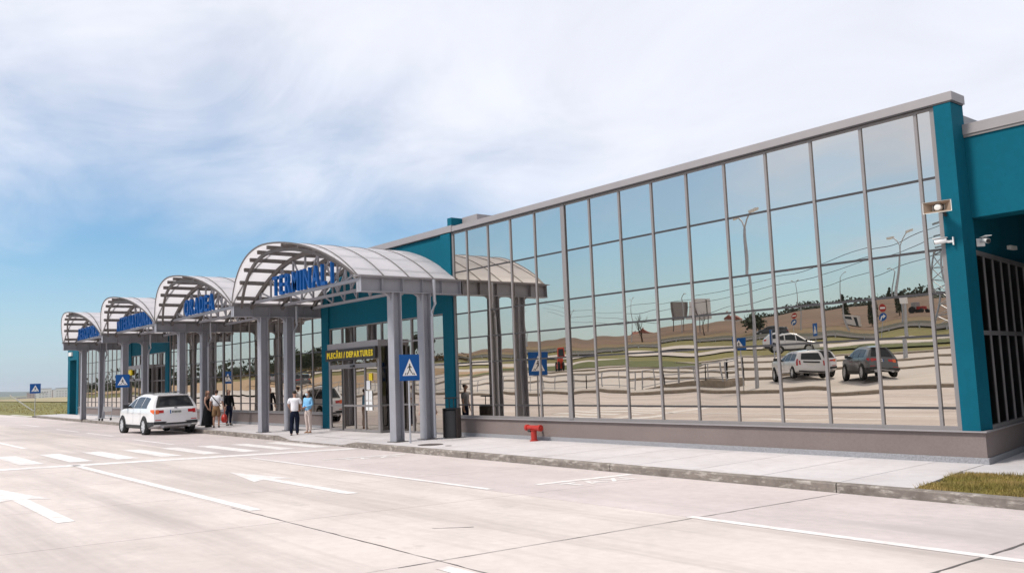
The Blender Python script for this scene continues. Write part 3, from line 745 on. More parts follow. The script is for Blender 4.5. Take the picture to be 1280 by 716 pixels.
cross_sign('blue pedestrian crossing sign at the far end by the meadow', (-64.5, -1.6, 0), R(80), 2.72, .80)
cross_sign('crossing sign across the road behind the railing', (-11.8, -21.4-1.3, .75), R(165), 2.75, .72)
cross_sign('crossing sign standing between the parked cars in the lot', (-27.0, -55.6, T(-27,-55.6)), R(215), 2.9, .9)
def bin_(loc):
    t = thing('litter_bin', 'dark brown slatted litter bin at the corner post', 'bin', loc)
    mb = MB(); mb.lathe([(.24,0),(.24,.84),(.20,.84),(.20,.3)], 24); build(mb, 'drum', plastic, t, smooth=True)
    for k in range(16):
        a = 2*PI*k/22; x, y = .27*math.cos(a), .27*math.sin(a)
        mb = MB(); mb.bar((x,y,.02),(x,y,.90),.062,.022,up=(math.cos(a),math.sin(a),0)); build(mb, 'slat', darkwood, t)
    mb = MB(); mb.lathe([(.285,.885),(.285,.905),(.23,.905),(.23,.885)], 24); build(mb, 'rim', plastic, t)
    for s in (-1, 1):
        mb = MB(); mb.tube([(s*.12,0,.86),(s*.12,0,1.2)], .015, 6); build(mb, 'lid_stem', plastic, t)
    mb = MB(); mb.lathe([(.0,1.24),(.2,1.23),(.25,1.2),(.0,1.19)], 20); build(mb, 'lid', plastic, t, smooth=True)
bin_((-5.72, -.72, PZ))
def hydrant(loc):
    t = thing('fire_hydrant', 'red T shaped wall hydrant standing by the brown plinth', 'hydrant', loc)
    mb = MB(); mb.lathe([(.145,0),(.145,.03),(.10,.035),(.10,.34),(.13,.345),(.13,.36),(.0,.36)], 20); build(mb, 'stem', red_m, t, smooth=True)
    mb = MB(); mb.tube([(-.27,0,.42),(.27,0,.42)], .085, 16); build(mb, 'crossbar', red_m, t, smooth=True)
    for s in (-1, 1):
        mb = MB(); mb.tube([(s*.27,0,.42),(s*.37,0,.42)], .105, 14); cp = build(mb, 'outlet_cap', red_m, t, smooth=True)
        mb = MB(); mb.tube([(s*.37,0,.42),(s*.40,0,.42)], .04, 6); build(mb, 'cap_nut', red_m, cp)
    mb = MB(); mb.tube([(-.16,-.09,.33),(-.05,-.09,.33)], .045, 10); build(mb, 'hose_clamp', plastic, t)
    mb = MB(); mb.tube([(0,0,.42),(0,.34,.44)], .05, 10); build(mb, 'wall_pipe', red_m, t, smooth=True)
hydrant((-2.3, -.36, PZ)); bpy.data.objects['fire_hydrant'].scale = (.84, .84, .86)
mb = MB(); mb.lathe([(.36,-.02),(.36,.006),(.33,.010),(.0,.010)], 32, axis='z')
tag(build(mb, 'manhole_cover', mat('cast_iron', (.08,.065,.06), .7, var=.3, vscale=30), loc=(-4.2, -2.55, PZ)), 'round dark manhole cover set in the pavement', 'manhole cover')
mb = MB(); mb.lathe([(.09,-.02),(.09,.006),(.0,.008)], 14)
tag(build(mb, 'valve_cap', MATS['cast_iron'], loc=(-3.4, -2.5, PZ)), 'small dark valve cap beside the manhole cover', 'valve cap')
def horn(loc, rz):
    t = thing('horn_loudspeaker', 'beige rectangular horn loudspeaker on the teal corner pier', 'loudspeaker', loc, rz)
    P = []
    for d, wx, wz in ((0,.24,.105),(.04,.20,.08),(.16,.09,.06),(.24,.05,.05)): P.append([(-wx,d,-wz),(wx,d,-wz),(wx,d,wz),(-wx,d,wz),(-wx,d,-wz)])
    mb = MB(); mb.grid(P); build(mb, 'horn_flare', cream, t)
    P = [[(x*.92,y+.01,z*.88) for x,y,z in row] for row in P]
    mb = MB(); mb.grid(P[:3]); build(mb, 'horn_throat', rust, t)
    mb = MB(); mb.lathe([(.0,.03),(.055,.05),(.075,.12),(.06,.17)], 16, axis='y'); build(mb, 'phase_plug', cream, t, smooth=True)
    mb = MB(); mb.tube([(0,.22,0),(0,.36,0)], .065, 14); build(mb, 'driver', plastic, t, smooth=True)
    mb = MB(); mb.bar((.05,.3,-.06),(.05,.42,-.12),.05,.02); build(mb, 'bracket', plastic, t)
horn((9.2, -.52, 4.72), R(12))
def cctv(loc, rz, label, tilt=-.12):
    t = thing('security_camera', label, 'camera', loc, rz)
    mb = MB(); mb.box(-.075,.075,-.02,.0,-.075,.075); build(mb, 'junction_box', white_s, t, bevel=.01)
    mb = MB(); mb.tube([(0,-.02,0),(0,-.10,.0),(0,-.14,.02)], .025, 10); build(mb, 'arm', white_s, t, smooth=True)
    a = Vector((0,-.12,.03)); d = Vector((0,-1,tilt)).normalized()
    mb = MB(); mb.tube([a, a+d*.20], .045, 14); body = build(mb, 'body', white_s, t, smooth=True)
    mb = MB(); mb.tube([a+d*.195, a+d*.21], .04, 14); build(mb, 'lens', black_s, body)
    mb = MB(); mb.box(-.055,.055,-.35,-.1,.075,.083); build(mb, 'sunshield', white_s, body)
cctv((9.27, -.10, 4.12), R(-75), 'white bullet camera on the front of the teal pier', -.08)
cctv((9.43, .62, 4.12), R(45), 'white bullet camera inside the portal above dark glazing', -.25)
mb = MB(); mb.box(9.26, 9.34, 2.3, 2.62, 4.12, 4.2); tag(build(mb, 'wall_lamp', cream, bevel=.01), 'small white bulkhead lamp on the dark portal wall', 'lamp')
mb = MB(); mb.lathe([(.0,0),(.09,.02),(.1,.1),(.06,.16),(0,.18)], 12); tag(build(mb, 'roof_lamp', white_s, smooth=True, loc=(-7.0,-.2,5.2)), 'small white lamp at the rear corner of the nearest canopy', 'lamp')
def luggage_trolley(loc, rz, label):
    t = thing('luggage_trolley', label, 'trolley', loc, rz, 'luggage trolleys')
    mb = MB(); mb.bar((0,-.3,.18),(.8,-.22,.14),.03); mb.bar((0,.3,.18),(.8,.22,.14),.03); mb.bar((.8,-.22,.14),(.8,.22,.14),.03); build(mb, 'base_frame', galv, t)
    mb = MB(); mb.tube([(0,-.3,.18),(-.12,-.3,.98),(-.12,.3,.98),(0,.3,.18)], .02, 8); build(mb, 'handle', galv, t)
    mb = MB(); mb.box(-.1,-.08,-.26,.26,.55,.85); build(mb, 'advert_panel', white_s, t)
    for x, y in ((.72,0),(.02,-.28),(.02,.28)):
        mb = MB(); mb.lathe([(.0,-.02),(.08,-.02),(.08,.02),(.0,.02)], 14, (x,y,.085), 'y'); build(mb, 'wheel', rubber, t)
luggage_trolley((-39.6, -2.2, PZ), R(200), 'grey luggage trolley standing near the far canopy posts')
mb = MB(); mb.lathe([(.2,0),(.22,.9),(.2,.95),(0,.98)], 16); tag(build(mb, 'litter_bin', plastic, smooth=True, loc=(-36.5,-1.1,PZ)), 'small black litter bin beside the far entrance', 'bin')
mb = MB(); mb.lathe([(.05,0),(.16,.03),(.19,.12),(.15,.22),(.05,.25)], 12); bg_ = build(mb, 'holdall', mat('holdall_black',(.02,.02,.022),.8), smooth=True, loc=(-16.15,-1.05,PZ)); bg_.scale = (1.7, .8, 1); tag(bg_, 'small dark holdall on the ground behind a steel post', 'bag')
# stay pole in the meadow
mb = MB(); mb.bar((-92,3.2,-.1),(-92.5,.9,1.8),.12,.12)
tag(build(mb, 'barrier_arm', cream), 'pale slanted barrier arm by the meadow', 'barrier')

# ------------------------------------------------------------------ across the road (seen mirrored in the glass)
def lamp_post(loc, h, arms, label, rz=0, r=.085, arm=1.5):
    t = thing('lamp_post', label, 'street lamp', loc, rz, 'lamp posts across the road')
    mb = MB(); mb.tube([(0,0,0),(0,0,h*.5),(0,0,h-.9)], [r*1.25, r, r*.62], 10); build(mb, 'pole', galv, t, smooth=True)
    for s in arms:
        mb = MB(); mb.tube([(0,0,h-.9),(s*.35*arm,0,h-.45),(s*arm*.8,0,h-.15),(s*arm,0,h-.08)], r*.42, 8); a = build(mb, 'arm', galv, t, smooth=True)
        mb = MB(); mb.prism([(s*arm*.92,-.11),(s*(arm+.55),-.08),(s*(arm+.62),0),(s*(arm+.55),.08),(s*arm*.92,.11)] if s > 0 else [(s*arm*.92,.11),(s*(arm+.55),.08),(s*(arm+.62),0),(s*(arm+.55),-.08),(s*arm*.92,-.11)], 'z', h-.12, h+.02)
        build(mb, 'lamp_head', cream, a, bevel=.02)
    return t
lamp_post((-11.8, -24.1, T(-11.8,-24.1)), 9.6, (-1, 1), 'tall double armed lamp post beside the crossing sign across the road', R(35), .10, 1.1)
lamp_post((-16.0, -50.5, T(-16,-50.5)), 9.9, (-1, 1), 'double armed lamp post with a white camera behind the grey car', R(30), .10, 1.0)
mb = MB(); mb.box(-16.25,-15.75,-50.5,-50.2,T(-16,-50.5)+4.0,T(-16,-50.5)+4.5); tag(build(mb, 'pole_camera', white_s, bevel=.03), 'white camera box clamped to a lamp post', 'camera')
for (x, y, lab, arms) in ((-58.8,-118.6,'single armed lamp post left of the cypresses',(1,)), (-70.4,-123.4,'double armed lamp post behind the white coupe',(-1,1)), (-103,-130.5,'single armed lamp post right of the billboard',(1,)), (-115.4,-128.6,'double armed lamp post near the bare tree',(-1,1)),
                     (-123.6,-124,'single armed lamp post left of the bare tree',(1,)), (-136,-128,'single armed lamp post further left of the bare tree',(1,)), (-150,-126,'single armed lamp post mirrored beside the thick mullion',(1,)), (-44,-107.9,'single armed lamp post behind the grey car',(-1,))):
    lamp_post((x, y, T(x,y)), 9.5, arms, lab, R(30), .11, 1.5)
def railing(label, pts, h=1.0, step=1.5):
    t = thing('railing', label, 'railing', (0,0,0), 0, 'steel railings across the road')
    for k in (h, h*.55, h*.12):
        mb = MB(); mb.tube([(x,y,z+k) for x,y,z in pts], .028 if k == h else .02, 8); build(mb, 'rail', galv, t, smooth=True)
    for a, b in zip(pts[:-1], pts[1:]):
        a = Vector(a); b = Vector(b); n = max(1, round((b-a).length/step))
        for i in range(n+1):
            p = a+(b-a)*i/n; mb = MB(); mb.bar(p-Vector((0,0,.05)), p+Vector((0,0,h)), .05, .05); build(mb, 'baluster_post', galv, t)
zr2 = lambda x, y: T(x, y)
railing('long low steel railing along the far kerb', [(-72,-24,zr2(-72,-24)),(-50,-24,zr2(-50,-24)),(-25,-24,zr2(-25,-24)),(-20.6,-24,zr2(-20,-24))], .95)
railing('sloping steel railing beside the ramp', [(-20.3,-24.2,zr2(-20,-24)),(-18.6,-24.3,zr2(-18,-24)+.2),(-15.4,-24.4,zr2(-15,-24)+.42),(-14.3,-24.4,zr2(-14,-24)+.42)], 1.05, 1.1)
railing('rear steel railing on the ramp side', [(-20.3,-26.2,zr2(-20,-26)),(-15.4,-26.3,zr2(-15,-26)+.42),(-14.3,-26.3,zr2(-14,-26)+.42),(-14.3,-24.7,zr2(-14,-24)+.42)], 1.05, 1.1)
mb = MB(); mb.prism([(-20.3,.6),(-14.2,.6),(-14.2,1.25),(-15.4,1.25),(-20.3,.85)], 'y', -26.2, -24.4); tag(build(mb, 'ramp', pkerb), kind='structure')
def rb_sign(loc, rz, label):
    t = thing('traffic_sign', label, 'sign', loc, rz, 'keep right signs with red discs')
    mb = MB(); mb.tube([(0,.03,0),(0,.03,2.9)], .04, 8); build(mb, 'post', galv, t)
    for z, m, n in ((2.45, signblue, 'blue_disc'), (3.35, red_m, 'red_disc')):
        mb = MB(); mb.lathe([(.0,-.012),(.42,-.012),(.42,.012),(0,.012)], 24, (0,0,z), 'y'); o = build(mb, n, m, t)
        mb = MB()
        if n == 'blue_disc': mb.prism([(-.3,.05+z),(-.02,.28+z),(-.02,.12+z),(.2,.1+z),(.28,-.3+z),(.15,-.3+z),(.08,-.02+z),(-.02,-.02+z),(-.02,-.18+z)], 'y', -.018, -.013)
        else: mb.box(-.3,.3,-.018,-.013,z-.09,z+.09)
        build(mb, 'symbol', white_s, o)
rb_sign((-51.5,-90.8,T(-51.5,-90.8)), R(150), 'red and blue disc signs on a post behind the white coupe'); rb_sign((-31.8,-77.4,T(-31.8,-77.4)), R(160), 'red and blue disc signs on a post right of the grey car')
def plain_sign(loc, rz, label):
    t = thing('traffic_sign', label, 'sign', loc, rz, 'keep right signs with red discs')
    mb = MB(); mb.tube([(0,.03,0),(0,.03,2.9)], .04, 8); build(mb, 'post', galv, t)
    mb = MB(); mb.box(-.36,.36,-.012,0,2.0,2.95); o = build(mb, 'blue_panel', signblue, t)
    mb = MB(); mb.lathe([(.1,-.016),(.2,-.016),(.2,-.013),(.1,-.013)], 16, (0,0,2.55), 'y'); build(mb, 'white_ring', white_s, o)
plain_sign((-13.3,-28.3,T(-13.3,-28.3)), R(250), 'tall narrow blue sign in front of the white wagon')
# red machine
def machine(loc, rz):
    t = thing('red_machine', 'small orange red machine shaped like an L with dark wheels', 'machine', loc, rz)
    mb = MB(); mb.box(-.9,.55,-.35,.35,.25,.75); build(mb, 'bed', orange_m, t, bevel=.04)
    mb = MB(); mb.box(.1,.85,-.35,.35,.75,2.35); build(mb, 'cabin', orange_m, t, bevel=.04)
    mb = MB(); mb.box(.82,.86,-.28,.28,1.4,2.2); build(mb, 'window', carglass, t)
    for x in (-1.15, 1.2):
        for s in (-1, 1):
            mb = MB(); mb.lathe([(.0,-.12),(.3,-.14),(.5,-.1),(.52,0),(.5,.1),(.3,.14),(.0,.12)], 20, (x,s*.3,.52), 'y'); build(mb, 'wheel', rubber, t, smooth=True)
machine((-54.2,-48.8,T(-54.2,-48.8)), R(35))
def billboard(loc, rz):
    t = thing('billboard', 'white billboard with a lattice panel on tall legs', 'billboard', loc, rz)
    for x in (-4, -1.3, 1.3, 3.6):
        mb = MB(); mb.bar((x,0,0),(x,0,7.6),.22,.22); build(mb, 'leg', steeldk, t)
    mb = MB(); mb.box(-.6,4.6,-.25,.0,3.4,7.8); build(mb, 'white_panel', white_s, t)
    mb = MB(); mb.box(-4.4,-.9,-.2,-.05,3.4,7.8); pn = build(mb, 'lattice_panel', mat('billboard_grey',(.30,.28,.27),.7), t)
    for k in range(5):
        mb = MB(); mb.box(-4.4,-.9,-.26,-.2,3.5+k*.9,3.7+k*.9); build(mb, 'slat', white_s, pn)
billboard((-112.6,-145.3,T(-112.6,-145.3)), R(322))
# trees
def branch_tree(mb, p, d, L_, r, depth, rnd, tips):
    n = 3; pts = [p]; q = p
    for i in range(n):
        d = (d+Vector((rnd.gauss(0,.12),rnd.gauss(0,.12),rnd.gauss(.04,.08)))).normalized(); q = q+d*L_/n; pts.append(q)
    mb.tube(pts, [r*(1-.45*i/n) for i in range(n+1)], 6 if depth > 1 else 4, cap=False); tips.append(q)
    if depth == 0: return
    for k in range(rnd.choice((2,3,3))):
        a = rnd.uniform(0, 2*PI); dd = (d*1.0+Vector((math.cos(a),math.sin(a),rnd.uniform(-.1,.5)))*rnd.uniform(.55,.95)).normalized()
        branch_tree(mb, q if k else pts[-2], dd, L_*rnd.uniform(.6,.82), r*.55, depth-1, rnd, tips)
def leaf_cloud(mb, centres, n, size, spread, rnd):
    for k in range(n):
        c = rnd.choice(centres); p = c+Vector((rnd.gauss(0,1),rnd.gauss(0,1),rnd.gauss(0,.8)))*spread
        a = Vector((rnd.gauss(0,1),rnd.gauss(0,1),rnd.gauss(0,1))).normalized(); b = a.cross(Vector((rnd.gauss(0,1),rnd.gauss(0,1),rnd.gauss(0,1)))).normalized(); s = size*rnd.uniform(.6,1.4)
        mb.add([p-a*s, p+b*s*.6, p+a*s, p-b*s*.6], [(0,1,2,3)])
def tree(loc, h, label, seed, leaves=0, lm=leafm, size=.22, spread=.7, depth=4, cat='tree', group=None, trunk=.28):
    rnd = random.Random(seed); t = thing('bare_tree' if not leaves else 'leafy_tree', label, cat, loc, 0, group)
    mb = MB(); tips = []; branch_tree(mb, Vector((0,0,-.2)), Vector((0,0,1)), h*trunk, h*.028, depth, rnd, tips); build(mb, 'trunk', bark, t, smooth=True)
    if leaves:
        mb = MB(); hi = [p for p in tips if p.z > h*.25] or tips; leaf_cloud(mb, hi, leaves, size, spread, rnd); build(mb, 'crown', lm, t)
    return t
tree((-109.5,-125.5,T(-109.5,-125.5)), 8.5, 'bare tree standing left of the billboard', 3); tree((-93.8,-125.2,T(-93.8,-125.2)), 8.0, 'bare tree standing under the billboard', 5)
tree((-78.1,-121.8,T(-78.1,-121.8)), 5.2, 'round dark green tree beyond the dark car', 8, 1700, leafd, .3, .75, 3)
tree((-154.5,-64.3,T(-154.5,-64.3)), 6.2, 'bushy green tree mirrored behind the parked cars', 9, 1600, leafm, .32, .8, 3); tree((-152,-67.0,T(-152,-67)), 6.5, 'dark green tree mirrored beside the teal pier', 10, 1600, leafd, .32, .8, 3)
tree((-172,-88,T(-172,-88)), 7.5, 'loose dark tree above the far hedge', 12, 1500, leafd, .35, .9, 3); tree((-190,-120,T(-190,-120)), 10, 'tall dark tree at the left end of the field', 14, 1700, leafd, .4, 1.0, 3)
def cypress(loc, h, label, seed):
    rnd = random.Random(seed); t = thing('cypress_tree', label, 'tree', loc, 0, 'cypress trees by the field')
    mb = MB(); mb.tube([(0,0,-.2),(0,0,h*.9)], [.12,.03], 6); build(mb, 'trunk', bark, t)
    mb = MB()
    for k in range(700):
        z = rnd.uniform(.1,1)**.9; r = .75*(1-z)**.45*min(1,z*6)*rnd.uniform(.55,1.05); a = rnd.uniform(0,2*PI); leaf_cloud(mb, [Vector((r*math.cos(a),r*math.sin(a),z*h))], 1, .2, .06, rnd)
    build(mb, 'crown', leafd, t)
for x, y, h, l, s in ((-71,-141.5,5.0,'dark cypress left of the white container',1), (-66.5,-141.7,4.0,'short dark cypress right of the white container',2), (-61,-141.7,6.2,'tall dark cypress at the field edge',3)): cypress((x,y,T(x,y)), h, l, s)
def site_hut(loc, rz):
    t = thing('site_container', 'white site container with dark window by the field', 'container', loc, rz)
    mb = MB(); mb.box(-1.6,1.6,-1.1,1.1,.15,2.5); build(mb, 'shell', cream, t, bevel=.03)
    for x0, x1, z0, z1 in ((-.2,1.3,1.4,2.1),(-1.2,-.6,.2,2.1)):
        mb = MB(); mb.box(x0,x1,1.1,1.12,z0,z1); build(mb, 'window', carglass, t); mb = MB(); mb.box(x0,x1,-1.12,-1.1,z0,z1); build(mb, 'window', carglass, t)
site_hut((-68.9,-139,T(-68.9,-139)), R(160)); bpy.data.objects['site_container'].scale = (.72,.72,.72)
def tractor(loc, rz):
    t = thing('red_tractor', 'small red farm tractor at the edge of the ploughed field', 'tractor', loc, rz)
    mb = MB(); mb.box(-.3,1.9,-.4,.4,.8,1.5); build(mb, 'bonnet', red_m, t, bevel=.06)
    mb = MB(); mb.box(-1.3,-.2,-.65,.65,.9,2.5); build(mb, 'cab', mat('cab_grey',(.3,.3,.3),.4), t, bevel=.06)
    for x, r in ((-1.0,.8),(1.5,.5)):
        for s in (-1,1):
            mb = MB(); mb.lathe([(0,-.18),(r*.6,-.2),(r,-.14),(r,.14),(r*.6,.2),(0,.18)], 18, (x,s*.75,r), 'y'); build(mb, 'wheel', rubber, t, smooth=True)
tractor((-60.6,-149,T(-60.6,-149)), R(20))
def house(loc, rz, w_, d_, h_, roofc, wallc, label):
    t = thing('house', label, 'house', loc, rz, 'houses on the far ridge')
    mb = MB(); mb.box(-w_/2,w_/2,-d_/2,d_/2,-2,h_); build(mb, 'wall', wallc, t)
    mb = MB(); o = .4; mb.prism([(-d_/2-o,h_),(d_/2+o,h_),(0,h_+d_*.42)], 'x', -w_/2-o, w_/2+o); rf = build(mb, 'roof', roofc, t)
    mb = MB(); mb.box(w_*.2,w_*.2+.7,-.4,.3,h_+.5,h_+d_*.42+.4); build(mb, 'chimney', wallc, rf)
    for x in (-w_*.3, 0, w_*.3):
        for s in (-1, 1):
            mb = MB(); mb.box(x-.6,x+.6,s*d_/2-.03,s*d_/2+.03,h_*.35,h_*.75); build(mb, 'window', carglass, t)
wallw = mat('house_white', (.62,.60,.56), .8); rooft = mat('roof_tiles_red', (.25,.075,.045), .8)
hl = ['white house with red roof mirrored near the bare tree', 'white house with wide red roof on the ridge', 'pale house mirrored beyond the thick mullion', 'long pale shed with red roof on the ridge', 'small white house half hidden by the ridge', 'white house far left on the ridge', 'red roofed house right of the billboard', 'farthest small house on the ridge']
for k, (x, y, w_) in enumerate(((-262,-300,13),(-282,-318,16),(-330,-322,14),(-345,-330,22),(-300,-330,11),(-372,-325,12),(-240,-338,14),(-390,-300,10))): house((x,y,T(x,y)-.5), R(random.uniform(0,180)), w_*.45, 4.6, 2.3, rooft, wallw, hl[k])
def pylon(loc, h):
    t = thing('lattice_pylon', 'steel lattice pylon mirrored at the right edge of the glass', 'pylon', loc, R(30))
    mb = MB()
    for sx in (-1,1):
        for sy in (-1,1): mb.bar((sx*1.8,sy*1.8,0),(sx*.25,sy*.25,h),.16,.16)
    for k in range(9):
        f0 = 1-k/9; f1 = 1-(k+1)/9; a0 = .25+1.55*f0; a1 = .25+1.55*f1; z0 = h*k/9; z1 = h*(k+1)/9
        for sx, sy, tx, ty in ((-1,-1,1,-1),(1,-1,1,1),(1,1,-1,1),(-1,1,-1,-1)): mb.bar((sx*a0,sy*a0,z0),(tx*a1,ty*a1,z1),.09,.09); mb.bar((sx*a0,sy*a0,z0),(tx*a0,ty*a0,z0),.08,.08)
    build(mb, 'lattice_mast', galv, t)
    for z in (h*.72, h*.86, h):
        mb = MB(); mb.bar((-3.4,0,z),(3.4,0,z),.2,.25); build(mb, 'cross_arm', galv, t)
pylon((-34,-103,T(-34,-103)), 15)
for k, (z, dy) in enumerate(((14.6,0),(12.6,1.5),(10.6,-1.5))):
    mb = MB(); a = Vector((-34,-103+dy,T(-34,-103)+z)); b = Vector((-250,-220+dy,T(-250,-220)+z+3)); pts = []
    for i in range(25):
        f = i/24; p = a.lerp(b, f); p.z -= 7*4*f*(1-f); pts.append(p)
    mb.tube(pts, .05, 4, cap=False); tag(build(mb, 'overhead_cable', plastic), ['top overhead cable running from the pylon over the field', 'middle overhead cable running from the pylon over the field', 'lowest overhead cable running from the pylon over the field'][k], 'cable', 'overhead cables')
# far tree belts: one mass
def belt(name, pts, n, size, h, seed, m, label):
    rnd = random.Random(seed); mb = MB(); L_ = len(pts)-1
    for k in range(n):
        f = rnd.random()*L_; i = int(f); g = f-i; x = pts[i][0]*(1-g)+pts[i+1][0]*g; y = pts[i][1]*(1-g)+pts[i+1][1]*g
        hh = h*(.45+.55*(math.sin(x*.11)+math.sin(x*.043+1)+2)/4); leaf_cloud(mb, [Vector((x+rnd.gauss(0,3), y+rnd.gauss(0,3), T(x,y)+abs(rnd.gauss(0,.5))*hh))], 1, size, .3, rnd)
    tag(build(mb, name, m), label, 'trees', kind='stuff')
belt('ridge_trees', [(-235,-352),(-120,-356),(0,-356),(120,-350)], 9000, .8, 3.2, 4, leafd, 'dark belt of far trees along the ridge of the field')
belt('field_hedge', [(-330,-130),(-250,-118),(-205,-84),(-215,-50),(-260,-20)], 3600, .7, 5.0, 5, leafd, 'dark belt of far hedge trees left of the field')
belt('dry_scrub', [(-235,-62),(-165,-78),(-140,-96)], 1500, .45, 2.0, 6, dryleaf, 'rusty dry scrub below the far hedge trees')
# guard rail of the main road
mb = MB()
for x in range(-220, 60, 4): mb.box(x-.06, x+.06, -95.6, -95.5, T(x,-95.5)-.1, T(x,-95.5)+.75)
P = [[(x,-95.5,T(x,-95.5)+.45) for x in range(-220, 61, 10)], [(x,-95.45,T(x,-95.5)+.78) for x in range(-220, 61, 10)]]; mb.grid(P)
tag(build(mb, 'guard_rail', galv), 'long steel guard rail beside the far main road', 'guard rail')

# ------------------------------------------------------------------ left background: town and hills
hillm = mat('wooded_hills', (.055, .075, .05), .95, var=.35, vscale=.012, var2=.3, v2scale=.003, coords='World')
def hills():
    mb = MB(); P = []; rnd = random.Random(2)
    for k in range(121):
        a = R(100+95*k/120); row = []
        for j in range(8):
            d = 4200+j*420; f = math.sin(PI*min(1, j/6)*.5)
            z = -22+f*(36+7*math.sin(k*.21)+5*math.sin(k*.53+1)+3*math.sin(k*1.3+2))
            row.append((math.cos(a)*d, math.sin(a)*d, z))
        P.append(row)
    mb.grid(P); tag(build(mb, 'hills', hillm, smooth=True), kind='structure')
hills()
flat_m = [mat('block_white', (.80,.79,.77), .8), mat('block_grey', (.38,.38,.40), .8), mat('block_pink', (.50,.40,.38), .8)]
bl = random.Random(11)
blabels = ['pinkish far apartment block beside the teal end pier', 'white far apartment block next to the pinkish one', 'low grey block in the far town nearest the teal pier', 'white tower in the far town right of a grey block', 'grey far block second right of the crossing sign', 'tall white far block just right of the crossing sign', 'narrow white far block behind the crossing sign post', 'wide white far block right behind the crossing sign', 'grey far block showing left of the crossing sign', 'pale far block above the slanted barrier arm', 'white far block left of the slanted barrier arm', 'small white far block near the top of the barrier arm', 'grey far block toward the left edge of the meadow', 'low pale hall in the far town at the picture edge', 'second low hall in the far town from the edge', 'long low roof farthest left in the far town']
def blocks():
    n = 0
    for k in range(16):
        az = R(168.2)+R(.155)*k+R(bl.uniform(-.05,.05)); d = bl.uniform(1150, 1500)
        x = 15.8+math.cos(az)*d; y = -16+math.sin(az)*d; z = T(x, y)-.2
        w_ = bl.uniform(8, 17); dp = 12; h = bl.uniform(13, 21)*(1.0 if k < 13 else .6)
        t = thing('apartment_block', blabels[n], 'building', (x,y,z), az, 'blocks of the far town'); n += 1
        mb = MB(); mb.box(-dp/2,dp/2,-w_/2,w_/2,-3,h); build(mb, 'wall', flat_m[bl.choice((0,0,1,2))], t)
        mb = MB(); mb.box(-dp/2-.3,dp/2+.3,-w_/2-.3,w_/2+.3,h,h+.8); build(mb, 'roof', flat_m[1], t)
        mb = MB()
        for f in range(int(h//3)):
            for q in range(int(w_//3.2)):
                yy = -w_/2+1.6+q*3.2; mb.box(-dp/2-.1,-dp/2+.1,yy-.45,yy+.45,f*3+1.3,f*3+2.1)
        for_x = build(mb, 'window_row', carglass, t)
blocks()
tag(strip('pale_field', -420, -150, lambda x: 20+.0*x, lambda x: 70-.25*(x+150), mat('stubble_field', (.30,.25,.14), .95, var=.15, vscale=.1, coords='World'), .02, nx=20), kind='structure')
belt('town_trees', [(-1100,120),(-1080,230),(-1050,330)], 1400, 3.0, 9, 15, leafd, 'dark belt of trees before the far town')

